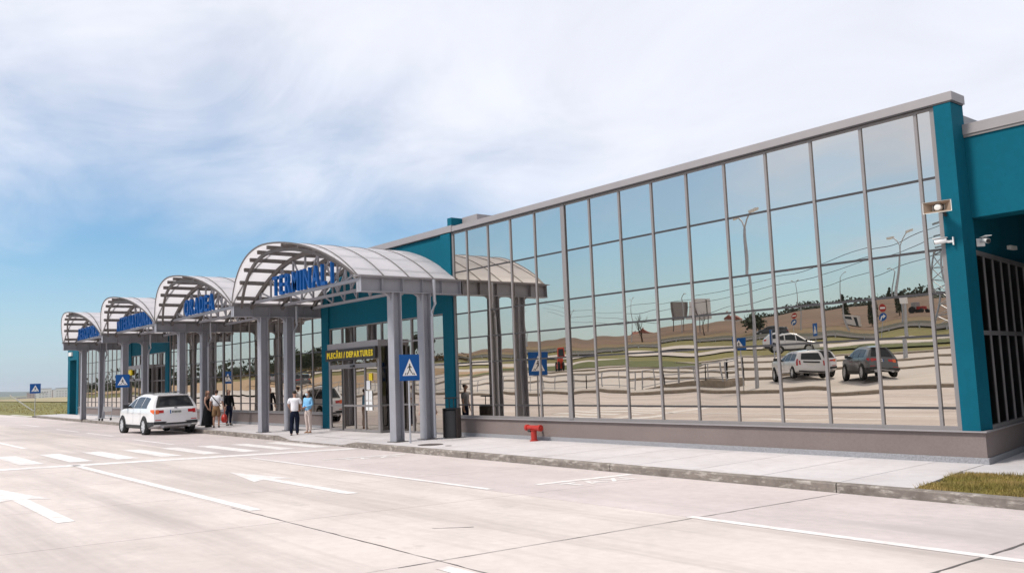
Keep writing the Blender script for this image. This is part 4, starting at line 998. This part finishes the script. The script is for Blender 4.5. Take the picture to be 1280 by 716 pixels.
# ------------------------------------------------------------------ cars
def lerp_tab(tab, x):
    if x <= tab[0][0]: return tab[0][1]
    for (a, va), (b, vb) in zip(tab[:-1], tab[1:]):
        if x <= b: return va+(vb-va)*(x-a)/(b-a)
    return tab[-1][1]
class CarShape:
    """local frame: +x forward, z up, ground at 0"""
    def __init__(s, prof, L_, W, zb=.26, belt=1.0, roof_frac=.76, rooftop=1.6):
        s.prof = prof; s.L = L_; s.W = W/2; s.zb = zb; s.belt = belt; s.rf = roof_frac; s.rt = rooftop
        s.xf = prof[0][0]; s.xr = prof[-1][0]
    def plan(s, x):
        f = (s.xf-x)/.75; r = (x-s.xr)/.55
        k = 1
        if f < 1: k *= 1-.20*(1-max(0,f))**2.2
        if r < 1: k *= 1-.11*(1-max(0,r))**2.2
        return k
    def w(s, z):
        if z < .42: return s.W*(.955+.045*max(0,(z-s.zb))/(.42-s.zb))
        if z < s.belt: return s.W*(1-.025*((z-.62)/.4)**2)
        return s.W*(.978-(1.085-s.rf)*min(1.1,(z-s.belt)/(s.rt-s.belt))**1.15)
    def bot(s, x):
        f = s.xf-x; r = x-s.xr
        return s.zb+.10*max(0,1-f/.55)+.13*max(0,1-r/.6)
    def top(s, x):      # height of the profile at x (monotonic sections only)
        best = 0
        for (a, za), (b, zb_) in zip(s.prof[:-1], s.prof[1:]):
            if min(a,b)-1e-6 <= x <= max(a,b)+1e-6:
                t = 0 if abs(a-b) < 1e-6 else (x-a)/(b-a); best = max(best, za+(zb_-za)*t)
        return best
    def side(s, x, z, o=0, sgn=1): return (x, sgn*(s.w(z)*s.plan(x)+o), z)
    def ptop(s, t):    # point along the profile polyline by index
        i = min(int(t), len(s.prof)-2); f = t-i; a, b = s.prof[i], s.prof[i+1]
        return a[0]+(b[0]-a[0])*f, a[1]+(b[1]-a[1])*f
    def strip(s, t, yf, o=0):
        x, z = s.ptop(t); i = min(int(t), len(s.prof)-2); a, b = s.prof[i], s.prof[i+1]
        d = Vector((b[0]-a[0], 0, b[1]-a[1])).normalized(); nrm = Vector((-d.z, 0, d.x)); 
        if d.x < 0: nrm = Vector((d.z, 0, -d.x))
        hw = s.w(z)*s.plan(x)*.94; cr = .035*(1-yf*yf)
        return (x+nrm.x*(o+cr), yf*hw, z+nrm.z*(o+cr))
    def body(s):
        mb = MB(); P = []; tt = []
        for i in range(len(s.prof)-1):
            a, b = s.prof[i], s.prof[i+1]; n = max(2, int(math.hypot(a[0]-b[0], a[1]-b[1])/.14)+1); tt += [i+k/n for k in range(n)]
        tt.append(len(s.prof)-1.0001)
        for t in tt:
            x, zt = s.ptop(t); zb = min(s.bot(x), zt-.06); row = []
            fr = (0,.04,.12,.22,.34,.46,.58,.7,.8,.88,.94,.98)
            right = [s.side(x, zb+f*(zt-.03-zb), 0 if f else -.06, -1) for f in fr]
            topr = [s.strip(t, y) for y in (-.985,-.93,-.8,-.5,0,.5,.8,.93,.985)]
            left = [s.side(x, zb+f*(zt-.03-zb), 0 if f else -.06, 1) for f in reversed(fr)]
            row = [(x,0,zb)]+right+topr+left+[(x,0,zb)]
            P.append(row)
        mb.grid(P); m = len(P[0]); n = len(P)
        mb.f.append(tuple(range(m-1))); mb.f.append(tuple((n-1)*m+k for k in range(m-1)))
        return mb
    def side_patch(s, x0, x1, zlo, zhi, sgn, o=.006, n=8, k=5):
        """zlo/zhi functions or numbers"""
        mb = MB(); P = []
        for i in range(n+1):
            x = x0+(x1-x0)*i/n; a = zlo(x) if callable(zlo) else zlo; b = zhi(x) if callable(zhi) else zhi
            P.append([s.side(x, a+(b-a)*j/k, o, sgn) for j in range(k+1)])
        mb.grid(P); return mb
    def strip_patch(s, t0, t1, y0, y1, o=.006, n=6, k=8):
        mb = MB(); mb.grid([[s.strip(t0+(t1-t0)*i/n, y0+(y1-y0)*j/k, o) for j in range(k+1)] for i in range(n+1)]); return mb
def wheel(parent, loc, r, wd, sgn):
    mb = MB(); mb.lathe([(r*.66,-wd/2),(r*.9,-wd/2),(r*.98,-wd*.36),(r,-wd*.15),(r,wd*.15),(r*.98,wd*.36),(r*.9,wd/2),(r*.66,wd/2)], 28, axis='y', cap=False); t = build(mb, 'tyre', rubber, parent, smooth=True, loc=loc)
    y = sgn*wd*.42; mb = MB(); mb.lathe([(r*.60,y-.015*sgn),(r*.67,y),(r*.70,y-.03*sgn)], 28, axis='y', cap=False)
    mb.lathe([(0,y),(r*.13,y),(r*.15,y-.02*sgn)], 14, axis='y', cap=False)
    for k in range(7):
        a = 2*PI*k/7; mb.bar((r*.12*math.cos(a),y-.015*sgn,r*.12*math.sin(a)),(r*.65*math.cos(a),y-.01*sgn,r*.65*math.sin(a)),.085,.03,up=(0,1,0))
    build(mb, 'rim', rim_m, t, smooth=False)
    mb = MB(); mb.lathe([(0,y-.07*sgn),(r*.68,y-.07*sgn)], 24, axis='y'); build(mb, 'brake_disc', plastic, t)
def car(name, label, loc, rz, prof, L_, W, paintm, wheel_r=.36, axles=(1.40,-1.40), belt=1.0, glass=((.95,.05),(-.02,-.88),(-.95,-1.6)), rails=True, wind=(5,6), rear=(10,11), tails='side', cladding=True, zoom=1.0, group=None, extra=None):
    c = thing(name, label, 'car', loc, rz, group); c.scale = (zoom,)*3
    s = CarShape(prof, L_, W, belt=belt, rooftop=max(p[1] for p in prof))
    body = build(s.body(), 'body', paintm, c, smooth=True)
    for sgn in (-1, 1):
        for gi, (x0, x1) in enumerate(glass):
            mb = s.side_patch(x0, x1, lambda x: belt+.03, lambda x: max(belt+.05, min(s.top(x)-.115, 10)), sgn, .007, 10, 5); build(mb, 'side_window', carglass, c, smooth=True)
        mb = MB()
        for x in (glass[0][1]-.035, glass[1][1]-.035):
            mb.grid([[s.side(x+q, z, .003, sgn) for q in (-.006,.006)] for z in (.40,.55,.7,.85,belt)])
        build(mb, 'door_gap', plastic, c)
        for x in (glass[0][1]+.14, glass[1][1]+.14):
            mb = MB(); p = s.side(x, .90, .02, sgn); mb.box(x-.09, x+.09, min(p[1],p[1]-sgn*.03), max(p[1],p[1]-sgn*.03), .885, .92); build(mb, 'door_handle', paintm, c)
        mb = MB(); x = glass[0][0]-.10; p = s.side(x, belt+.06, .0, sgn); mb.box(x-.06, x+.07, min(p[1],p[1]+sgn*.21), max(p[1],p[1]+sgn*.21), belt+.01, belt+.17); build(mb, 'wing_mirror', plastic, c, bevel=.03)
        for ax in axles:
            mb = MB(); n = 20; rr = []
            for rad in (wheel_r-.02, wheel_r+.055): rr.append([(ax+rad*math.cos(2*PI*k/n), s.side(ax, .5, .010, sgn)[1], max(.2, wheel_r+rad*math.sin(2*PI*k/n))) for k in range(n+1)])
            mb.grid(rr); build(mb, 'wheel_arch', plastic, c)
            wheel(c, (ax, sgn*(abs(s.side(ax, .5)[1])-.062), wheel_r), wheel_r, .225, sgn)
        if cladding:
            mb = s.side_patch(axles[0]-wheel_r-.05, axles[1]+wheel_r+.05, s.zb+.01, .42, sgn, .008, 10, 3); build(mb, 'sill_cladding', plastic, c)
            mb = s.side_patch(s.xr+.03, axles[1]-wheel_r-.05, lambda x: s.bot(x)+.02, .55, sgn, .008, 6, 3); build(mb, 'bumper_cladding', plastic, c)
        if rails:
            mb = MB(); zr_ = s.top(-.4); mb.tube([(x, sgn*s.w(s.top(x))*.90, s.top(x)+.065) for x in (.15,-.1,-.6,-1.1,-1.45)], .02, 6); build(mb, 'roof_rail', plastic, c)
        mb = s.side_patch(s.xf-.02, s.xf-.42, .72, .86, sgn, .01, 4, 2); build(mb, 'headlight', lamp_clear, c)
    build(s.strip_patch(wind[0], wind[1], -.88, .88), 'windscreen', carglass, c, smooth=True)
    build(s.strip_patch(rear[0]+.12, rear[1]-.10, -.80, .80), 'rear_window', carglass, c, smooth=True)
    tl = rear[1]
    return c, s
snow = mat('white_car_paint', (.72,.72,.73), .25, coat=.8)
greyp = mat('grey_car_paint', (.10,.105,.11), .3, metal=.4, coat=.8)
darkp = mat('dark_car_paint', (.025,.03,.036), .3, metal=.3, coat=.8)
silverp = mat('silver_car_paint', (.33,.33,.34), .3, metal=.5, coat=.8)
def boxp(par, name, m, a, bevel=0): mb = MB(); mb.box(*a); return build(mb, name, m, par, bevel=bevel)
SUV = [(2.32,.50),(2.30,.72),(2.22,.90),(1.95,1.0),(1.30,1.09),(.98,1.13),(.28,1.55),(-.25,1.645),(-.95,1.64),(-1.75,1.575),(-1.97,1.53),(-2.18,1.12),(-2.26,1.02),(-2.30,.80),(-2.32,.50)]
def suv(name, label, loc, rz, pm, zoom=1.0, w_=1.88, group=None, wide_tail=True):
    c, s = car(name, label, loc, rz, SUV, 4.65, w_, pm, .37, (1.42,-1.39), 1.06, ((.90,.06),(-.02,-.86),(-.93,-1.58)), True, (5,6), (10,11), zoom=zoom, group=group)
    # tailgate details: lamps wrap the corner, plate, bumper, exhausts, wiper
    for sg in (-1, 1):
        lo, hi = (.60,.97) if sg > 0 else (-.97,-.60)
        mb = s.strip_patch(12.1, 12.62, lo, hi, .012, 3, 4); build(mb, 'tail_light', lamp_red, c)
        mb = s.side_patch(s.xr+.02, s.xr+.27, lambda x: .86+.10*max(0,(x-s.xr-.05)/.22), lambda x: 1.03-.01*(x-s.xr), sg, .012, 6, 3); o = build(mb, 'tail_light', lamp_lit if sg > 0 else lamp_red, c)
        mb = s.strip_patch(12.02, 12.75, *((.83,.99) if sg > 0 else (-.99,-.83)), .014, 3, 3); build(mb, 'lamp_cluster', lamp_lit if sg > 0 else lamp_red, c)
        boxp(c, 'bumper_reflector', lamp_red, (-2.335,-2.315, min(sg*.58,sg*.80), max(sg*.58,sg*.80), .60,.63))
        mb = MB(); mb.tube([(-2.1,sg*.52,.35),(-2.34,sg*.52,.35)], .045, 12); build(mb, 'exhaust', galv, c)
    boxp(c, 'rear_bumper', plastic, (-2.345,-2.28,-.86,.86,.44,.56), .02); boxp(c, 'skid_plate', silverp, (-2.335,-2.2,-.62,.62,.36,.44), .02)
    mb = s.strip_patch(12.15, 12.8, -.30, .30, .016, 2, 2); pl = build(mb, 'number_plate', plate_m, c)
    mb = s.strip_patch(12.15, 12.8, .245, .30, .020, 2, 2); build(mb, 'plate_band', signblue, pl)
    for k in range(7):
        y = .2-.068*k; mb = s.strip_patch(12.3, 12.68, y-.044, y, .020, 1, 1); build(mb, 'plate_mark', black_s, pl)
    boxp(c, 'badge', silverp, (-2.275,-2.25,-.05,.05,1.04,1.13), .01)
    boxp(c, 'roof_spoiler', pm, (-2.06,-1.72,-.60,.60,1.555,1.59), .012)
    mb = s.strip_patch(10.02, 11.3, -.93, .93, .002, 4, 6); build(mb, 'window_surround', plastic, c)
    boxp(c, 'wiper', black_s, (-2.155,-2.13,-.05,.55,1.19,1.21))
    return c
suv('white_suv', 'white SUV parked at the kerb with its tail lights to us', (-23.55, -4.12, .02), PI+.02, snow, 1.06)
def wagon(label, loc, rz, zoom=1.0):
    W_ = [(2.25,.5),(2.24,.72),(2.15,.86),(1.9,.95),(1.25,1.03),(.95,1.07),(.25,1.47),(-.3,1.55),(-1.1,1.55),(-1.9,1.50),(-2.05,1.46),(-2.2,1.03),(-2.23,.95),(-2.25,.75),(-2.26,.5)]
    c, s = car('white_wagon', label, loc, rz, W_, 4.5, 1.76, snow, .32, (1.35,-1.4), .97, ((.9,.05),(-.02,-.86),(-.94,-1.8)), True, (5,6), (10,11), cladding=False, zoom=zoom, group='cars in the car park')
    for sg in (-1, 1):
        mb = s.side_patch(s.xr+.03, s.xr+.22, .72, 1.12, sg, .012, 3, 5); build(mb, 'tail_light', lamp_red, c)
        mb = s.strip_patch(11.0, 12.9, *((.86,.985) if sg > 0 else (-.985,-.86)), .012, 4, 2); build(mb, 'tail_light', lamp_red, c)
    mb = s.strip_patch(12.3, 12.95, -.3, .3, .014, 2, 2); build(mb, 'number_plate', plate_m, c)
    boxp(c, 'tailgate_trim', plastic, (-2.28,-2.24,-.45,.45,.92,1.0)); boxp(c, 'rear_bumper', plastic, (-2.29,-2.2,-.8,.8,.36,.44), .02)
    return c
H1 = PI+R(28)
def onT(x, y): return (x, y, T(x, y)+.01)
# views of the car park seen in the glass: headings run away from the terminal
wagon('white estate car with red upright tail lights mirrored in the glass', onT(-11.5,-27.9), R(180+40), 1.08)
suv('white_suv', 'white car half hidden behind the mirrored white estate car', onT(-13.15,-31.6), R(180+40), snow, .96, group='cars in the car park')
suv('grey_suv', 'dark grey SUV mirrored in the glass near the teal corner', onT(-7.55,-28.4), R(180+44), greyp, 1.04, 1.82, 'cars in the car park')
COUPE = [(2.15,.5),(2.13,.72),(2.03,.88),(1.75,.98),(1.2,1.06),(.95,1.10),(.1,1.50),(-.35,1.56),(-.9,1.53),(-1.5,1.40),(-1.62,1.37),(-2.0,1.10),(-2.1,1.03),(-2.17,.8),(-2.18,.5)]
c, s = car('white_coupe', 'white coupe SUV seen side on mirrored behind the estate car', onT(-33.0,-61.5), R(-38), COUPE, 4.35, 1.82, snow, .35, (1.3,-1.3), 1.0, ((.9,.05),(-.02,-.8),(-.88,-1.35)), False, (5,6), (10,11), zoom=1.3, group='cars in the car park')
for sg in (-1,1): build(s.side_patch(s.xr+.04, s.xr+.3, .9, 1.02, sg, .01, 3, 2), 'tail_light', lamp_red, c)
for (x, y, h, pm, lab, kind) in ((-65,-106.0,R(150),darkp,'dark car on the main road beyond the white coupe','suv'), (-113,-38.5,R(200),darkp,'dark car mirrored left of the front steel post','suv'), (-106,-37.2,R(204),silverp,'silver car mirrored between two dark cars','suv'), (-98,-36.2,R(196),darkp,'dark car mirrored above the man in white','suv'), (-92,-36.0,R(205),greyp,'grey car mirrored beside the blue jacket woman','suv')):
    suv('parked_car', lab, onT(x, y), h, pm, 1.05, 1.85, 'cars in the car park')

# ------------------------------------------------------------------ people
skin = mat('skin', (.42,.24,.17), .6); hair_b = mat('brown_hair', (.045,.022,.013), .7); hair_d = mat('dark_hair', (.02,.014,.012), .7); hair_g = mat('grey_hair', (.16,.14,.13), .7); hair_l = mat('light_brown_hair', (.16,.08,.04), .7)
def skin_mesh(name, chains, m, parent, sub=1, root=0):
    """chains: list of lists of (x,y,z,r); points closer than 1 mm are shared"""
    vs = []; rs = []; es = []
    def idx(p):
        for i, v in enumerate(vs):
            if (v-Vector(p[:3])).length < .002: return i
        vs.append(Vector(p[:3])); rs.append(p[3]); return len(vs)-1
    for ch in chains:
        ids = [idx(p) for p in ch]; es += [e for e in zip(ids[:-1], ids[1:]) if e[0] != e[1]]
    me = bpy.data.meshes.new(name); me.from_pydata([tuple(v) for v in vs], es, [])
    o = bpy.data.objects.new(name, me); COL.objects.link(o)
    md = o.modifiers.new('skin', 'SKIN'); md.use_smooth_shade = True
    for i, sv in enumerate(me.skin_vertices[0].data):
        r = rs[i]; sv.radius = r if isinstance(r, tuple) else (r, r); sv.use_root = (i == root); sv.use_loose = False
    md2 = o.modifiers.new('sub', 'SUBSURF'); md2.levels = sub; md2.render_levels = sub
    dg = bpy.context.evaluated_depsgraph_get(); dg.update()
    m2 = bpy.data.meshes.new_from_object(o.evaluated_get(dg)); bpy.data.objects.remove(o); bpy.data.meshes.remove(me)
    m2.name = name; m2.materials.clear(); m2.materials.append(m)
    m2.polygons.foreach_set('use_smooth', [True]*len(m2.polygons))
    return obj(name, m2, parent)
def person(label, loc, rz, H, pose, outfit, hair, group=None, female=False):
    """local frame: facing -y, x to the figure's left"""
    p = thing('person', label, 'person', loc, rz, group); k = H/1.75; p.scale = (k,)*3
    hip = pose.get('hip', .93); lean = pose.get('lean', 0)
    sh = .19 if not female else .165; hp = .095
    sp = lambda z: (0, -lean*(z-hip), z)
    J = {}
    J['pelvis'] = (0,0,hip); J['waist'] = sp(1.08); J['chest'] = sp(1.28); J['neck0'] = sp(1.46); J['neck1'] = sp(1.53)
    hd = pose.get('head', (0,-.02,1.62)); hd = (hd[0], hd[1]-lean*.65, hd[2])
    legs = pose.get('legs', [((hp,-.01,.50),(hp,.03,.09)),((-hp,-.01,.50),(-hp,.03,.09))])
    arms = pose.get('arms')
    if arms is None: arms = [((sh+.06,.0,1.14),(sh+.08,-.06,.88)),((-sh-.06,.0,1.14),(-sh-.08,-.06,.88))]
    off = lambda q: (q[0], q[1]-lean*(q[2]-hip) if q[2] > hip else q[1], q[2])
    chains = [[J['pelvis']+((.125,.095),), J['waist']+((.115,.085),), J['chest']+((.135,.095),), J['neck0']+(.06,), J['neck1']+(.05,), (hd[0],hd[1]+.01,hd[2]-.05,(.062,.07)), (hd[0],hd[1],hd[2]+.03,(.074,.09)), (hd[0],hd[1]+.005,hd[2]+.10,(.055,.068))]]
    for i, (kn, an) in enumerate(legs):
        s_ = 1 if i == 0 else -1
        chains.append([J['pelvis']+((.125,.095),), (s_*hp,0,hip-.08,.085), kn+(.055,), (an[0],an[1],an[2]+.2,.048), an+(.036,), (an[0],an[1]-.10,an[2]-.05,.032), (an[0],an[1]-.16,an[2]-.06,.022)])
    hands = []
    for i, (el, wr) in enumerate(arms):
        s_ = 1 if i == 0 else -1; shp = off((s_*sh,0,1.42)); el = off(el); wr = off(wr)
        d = (Vector(wr)-Vector(el)).normalized(); side = d.cross(Vector((0,0,1))); side = side.normalized() if side.length > .1 else Vector((1,0,0)); palm = Vector(wr)+d*.07
        nrm = side.cross(d)
        chains.append([J['chest']+((.135,.095),), shp+(.055,), el+(.042,), wr+(.027,), tuple(palm)+((.036,.02),)])
        for f, (o_, l_) in enumerate(((-.03,.065),(-.01,.08),(.01,.075),(.03,.058))):
            b0 = palm+side*o_+d*.02; b1 = b0+d*l_*.55+nrm*.008; b2 = b1+d*l_*.4+nrm*.03
            chains.append([tuple(palm)+((.036,.02),), tuple(b0)+(.011,), tuple(b1)+(.009,), tuple(b2)+(.007,)])
        t0 = Vector(wr)+d*.03-side*.03; t1 = t0-side*.03+d*.03+nrm*.01; t2 = t1+d*.03
        chains.append([wr+(.027,), tuple(t0)+(.012,), tuple(t1)+(.011,), tuple(t2)+(.008,)])
    # face relief: nose, chin, ears
    chains.append([(hd[0],hd[1],hd[2]+.03,(.074,.09)), (hd[0],hd[1]-.095,hd[2]+.005,.016), (hd[0],hd[1]-.107,hd[2]-.012,.012)])
    for s_ in (-1, 1): chains.append([(hd[0],hd[1],hd[2]+.03,(.074,.09)), (hd[0]+s_*.072,hd[1]+.01,hd[2]+.0,.018), (hd[0]+s_*.083,hd[1]+.02,hd[2]+.005,.013)])
    skin_mesh('body', chains, skin, p, 1)
    for s_ in (-1, 1):
        mb = MB(); mb.lathe([(0,-.006),(.011,-.004),(.012,.004),(0,.006)], 8, (hd[0]+s_*.03,hd[1]-.088,hd[2]+.03), 'y'); build(mb, 'eye', black_s, p)
    mb = MB(); mb.box(hd[0]-.025,hd[0]+.025,hd[1]-.094,hd[1]-.07,hd[2]-.058,hd[2]-.048); build(mb, 'mouth', mat('lips',(.30,.10,.09),.6), p)
    # hair cap
    hc = [[(hd[0],hd[1]+.045,hd[2]-.03,(.075,.06)), (hd[0],hd[1]+.03,hd[2]+.045,(.09,.092)), (hd[0],hd[1]+.02,hd[2]+.105,(.075,.088))]]
    if hair[1] == 'long': hc = [[(hd[0],hd[1]+.03,hd[2]+.10,(.08,.085)), (hd[0],hd[1]+.045,hd[2]+.04,(.096,.085)), (hd[0],hd[1]+.075,hd[2]-.08,(.10,.06)), (hd[0],hd[1]+.09,hd[2]-.20,(.085,.045))]]
    if hair[1] == 'bob': hc = [[(hd[0],hd[1]+.02,hd[2]+.10,(.08,.085)), (hd[0],hd[1]+.035,hd[2]+.04,(.097,.09)), (hd[0],hd[1]+.05,hd[2]-.07,(.095,.07))]]
    skin_mesh('hair', hc, hair[0], p, 2)
    o = outfit
    if 'trousers' in o:
        cut = o.get('cut', 0.0); g = o.get('loose', 1.0); ch = [[(0,0,hip+.10,(.145,.11)), (0,0,hip,(.15,.12)), (0,0,hip-.06,(.13,.115))]]
        for i, (kn, an) in enumerate(legs):
            s_ = 1 if i == 0 else -1
            if cut: low = [kn[:2]+(kn[2]-.02,.095*g)]
            else: low = [kn+(.074*g,), (an[0],an[1],an[2]+.22,.064*g), (an[0],an[1],an[2]+.0,.060*g)]
            ch.append([(0,0,hip-.06,(.13,.115)), (s_*hp,0,hip-.13,.105), (s_*hp,kn[1]*.6,(hip+kn[2])/2-.02,.092*g)]+low)
        skin_mesh('trousers', ch, o['trousers'], p, 1)
    if 'skirt' in o:
        mb = MB(); mb.lathe([(.15,1.02),(.19,.88),(.23,.6),(.29,.18),(.31,.08),(.0,.09)], 22); build(mb, 'long_skirt', o['skirt'], p, smooth=True)
    low = o.get('hem', hip-.06); tw = o.get('tw', 1.0)
    ch = [[(0,0,low,(.155*tw,.125*tw)), J['waist']+((.148*tw,.115*tw),), J['chest']+((.158*tw,.12*tw),), sp(1.42)+((.10,.075),), J['neck0']+(.066,)]]
    for i, (el, wr) in enumerate(arms):
        s_ = 1 if i == 0 else -1; shp = off((s_*sh,0,1.41)); el = off(el); wr = off(wr)
        ev = Vector(shp).lerp(Vector(el), .8); c2 = [J['chest']+((.158*tw,.12*tw),), shp+(.078,)]
        if o.get('sleeve', 'short') == 'short': c2 += [tuple(ev)+(.066,)]
        elif o['sleeve'] == 'long': c2 += [el+(.058,), tuple(Vector(el).lerp(Vector(wr), .92))+(.042,)]
        else: c2 = None
        if c2: ch.append(c2)
    skin_mesh('top', ch, o['top'], p, 1)
    for i, (kn, an) in enumerate(legs):
        skin_mesh('shoe', [[(an[0],an[1]+.05,.045,.043), (an[0],an[1]-.05,.042,.045), (an[0],an[1]-.15,.035,.036), (an[0],an[1]-.19,.03,.026)]], o['shoes'], p, 2)
    if o.get('mask'):
        mb = MB(); mb.lathe([(0,-.118),(.03,-.112),(.058,-.085),(.066,-.05)], 14, (hd[0],hd[1],hd[2]-.025), 'y'); build(mb, 'face_mask', o['mask'], p, smooth=True)
    return p, J
mshirt = mat('white_shirt_cloth', (.74,.74,.77), .85, var=.03, vscale=8); navy = mat('navy_trousers', (.010,.013,.028), .85, spec=.05); ltblue = mat('light_blue_jacket', (.20,.47,.74), .8); beige = mat('beige_trousers', (.56,.47,.43), .85); blackc = mat('black_dress_cloth', (.010,.010,.012), .9, spec=.05); khaki = mat('brown_shorts', (.25,.155,.085), .85, spec=.05); greyc = mat('grey_shirt', (.22,.22,.24), .85)
maskm = mat('pale_face_mask', (.60,.70,.76), .8); tan = mat('tan_shoes', (.32,.19,.11), .7)
person('man in white short sleeved shirt and navy trousers, back turned', (-12.95, -2.52, .1), R(232), 1.66, {'legs': [((.10,.0,.50),(.12,.05,.09)),((-.09,-.03,.50),(-.09,-.02,.09))], 'arms': [((.24,-.02,1.16),(.20,-.24,1.02)),((-.25,-.02,1.14),(-.20,-.26,1.04))], 'lean': .03}, {'trousers': navy, 'top': mshirt, 'hem': .86, 'shoes': black_s, 'tw': 1.08, 'loose': 1.12}, (hair_d, 'short'))
person('woman in light blue jacket and beige trousers wearing a face mask', (-13.45, -1.75, .13), R(22), 1.58, {'legs': [((.085,-.02,.5),(.09,.02,.09)),((-.085,.0,.5),(-.085,.03,.09))], 'arms': [((.22,.02,1.16),(.06,-.22,1.08)),((-.22,.02,1.16),(-.05,-.23,1.05))]}, {'trousers': beige, 'top': ltblue, 'hem': .82, 'sleeve': 'long', 'shoes': tan, 'mask': maskm, 'loose': .92}, (hair_b, 'bob'), female=True)
person('woman in long black dress beside the white SUV', (-23.0, -2.05, PZ), R(125), 1.68, {'arms': [((.22,.0,1.15),(.18,-.15,.95)),((-.22,.0,1.15),(-.2,-.12,.92))]}, {'skirt': blackc, 'top': blackc, 'hem': .9, 'sleeve': 'none', 'shoes': black_s}, (hair_l, 'long'), female=True)
pw, J = person('person in white shirt and brown shorts with a shoulder strap', (-22.1, -1.99, PZ), R(240), 1.70, {'legs': [((.10,.0,.50),(.11,.02,.09)),((-.10,-.02,.5),(-.11,.0,.09))], 'arms': [((.27,.02,1.14),(.27,-.03,.90)),((-.28,.0,1.12),(-.33,-.03,.86))], 'lean': .05}, {'trousers': khaki, 'cut': 1, 'top': mshirt, 'hem': .95, 'shoes': black_s, 'tw': 1.15, 'loose': 1.15}, (hair_b, 'bob'), female=True)
mb = MB(); mb.tube([(.2,.06,1.47),(.05,.155,1.3),(-.12,.17,1.1),(-.2,.1,.95)], .018, 6); build(mb, 'shoulder_strap', blackc, pw)
def redbag(loc, rz):
    t = thing('red_bag', 'round red bag held low beside the brown shorts', 'bag', loc, rz)
    mb = MB(); mb.lathe([(.0,0),(.16,.02),(.24,.12),(.25,.24),(.20,.38),(.12,.44),(.0,.45)], 18); b = build(mb, 'pouch', red_m, t, smooth=True); b.scale = (.85,.55,.85)
    mb = MB(); mb.tube([(-.1,0,.36),(-.07,0,.5),(0,0,.57),(.07,0,.5),(.1,0,.36)], .014, 6); build(mb, 'handle', red_m, t)
redbag((-21.85, -1.72, PZ+.2), R(-20))
person('person in grey shirt and dark trousers half hidden by posts', (-7.0, -.75, PZ), R(60), 1.62, {}, {'trousers': navy, 'top': greyc, 'shoes': black_s}, (hair_d, 'short'))
person('person in dark clothes standing beyond the person in shorts', (-23.2, -1.0, PZ), R(100), 1.68, {}, {'trousers': navy, 'top': blackc, 'sleeve': 'long', 'shoes': black_s}, (hair_b, 'long'), female=True)

# ------------------------------------------------------------------ air
mb = MB(); mb.box(-14600, 14600, -14600, 14600, -26, 80)
hm = bpy.data.materials.new('haze_air'); hm.use_nodes = True
for n_ in list(hm.node_tree.nodes):
    if n_.type == 'BSDF_PRINCIPLED': hm.node_tree.nodes.remove(n_)
pv = N(hm.node_tree, 'ShaderNodeVolumePrincipled'); pv.inputs['Color'].default_value = (.82, .88, .95, 1); pv.inputs['Density'].default_value = 1.0e-4; pv.inputs['Anisotropy'].default_value = .2
hm.node_tree.links.new(pv.outputs[0], hm.node_tree.nodes['Material Output'].inputs['Volume'])
tag(build(mb, 'haze', hm), kind='stuff')
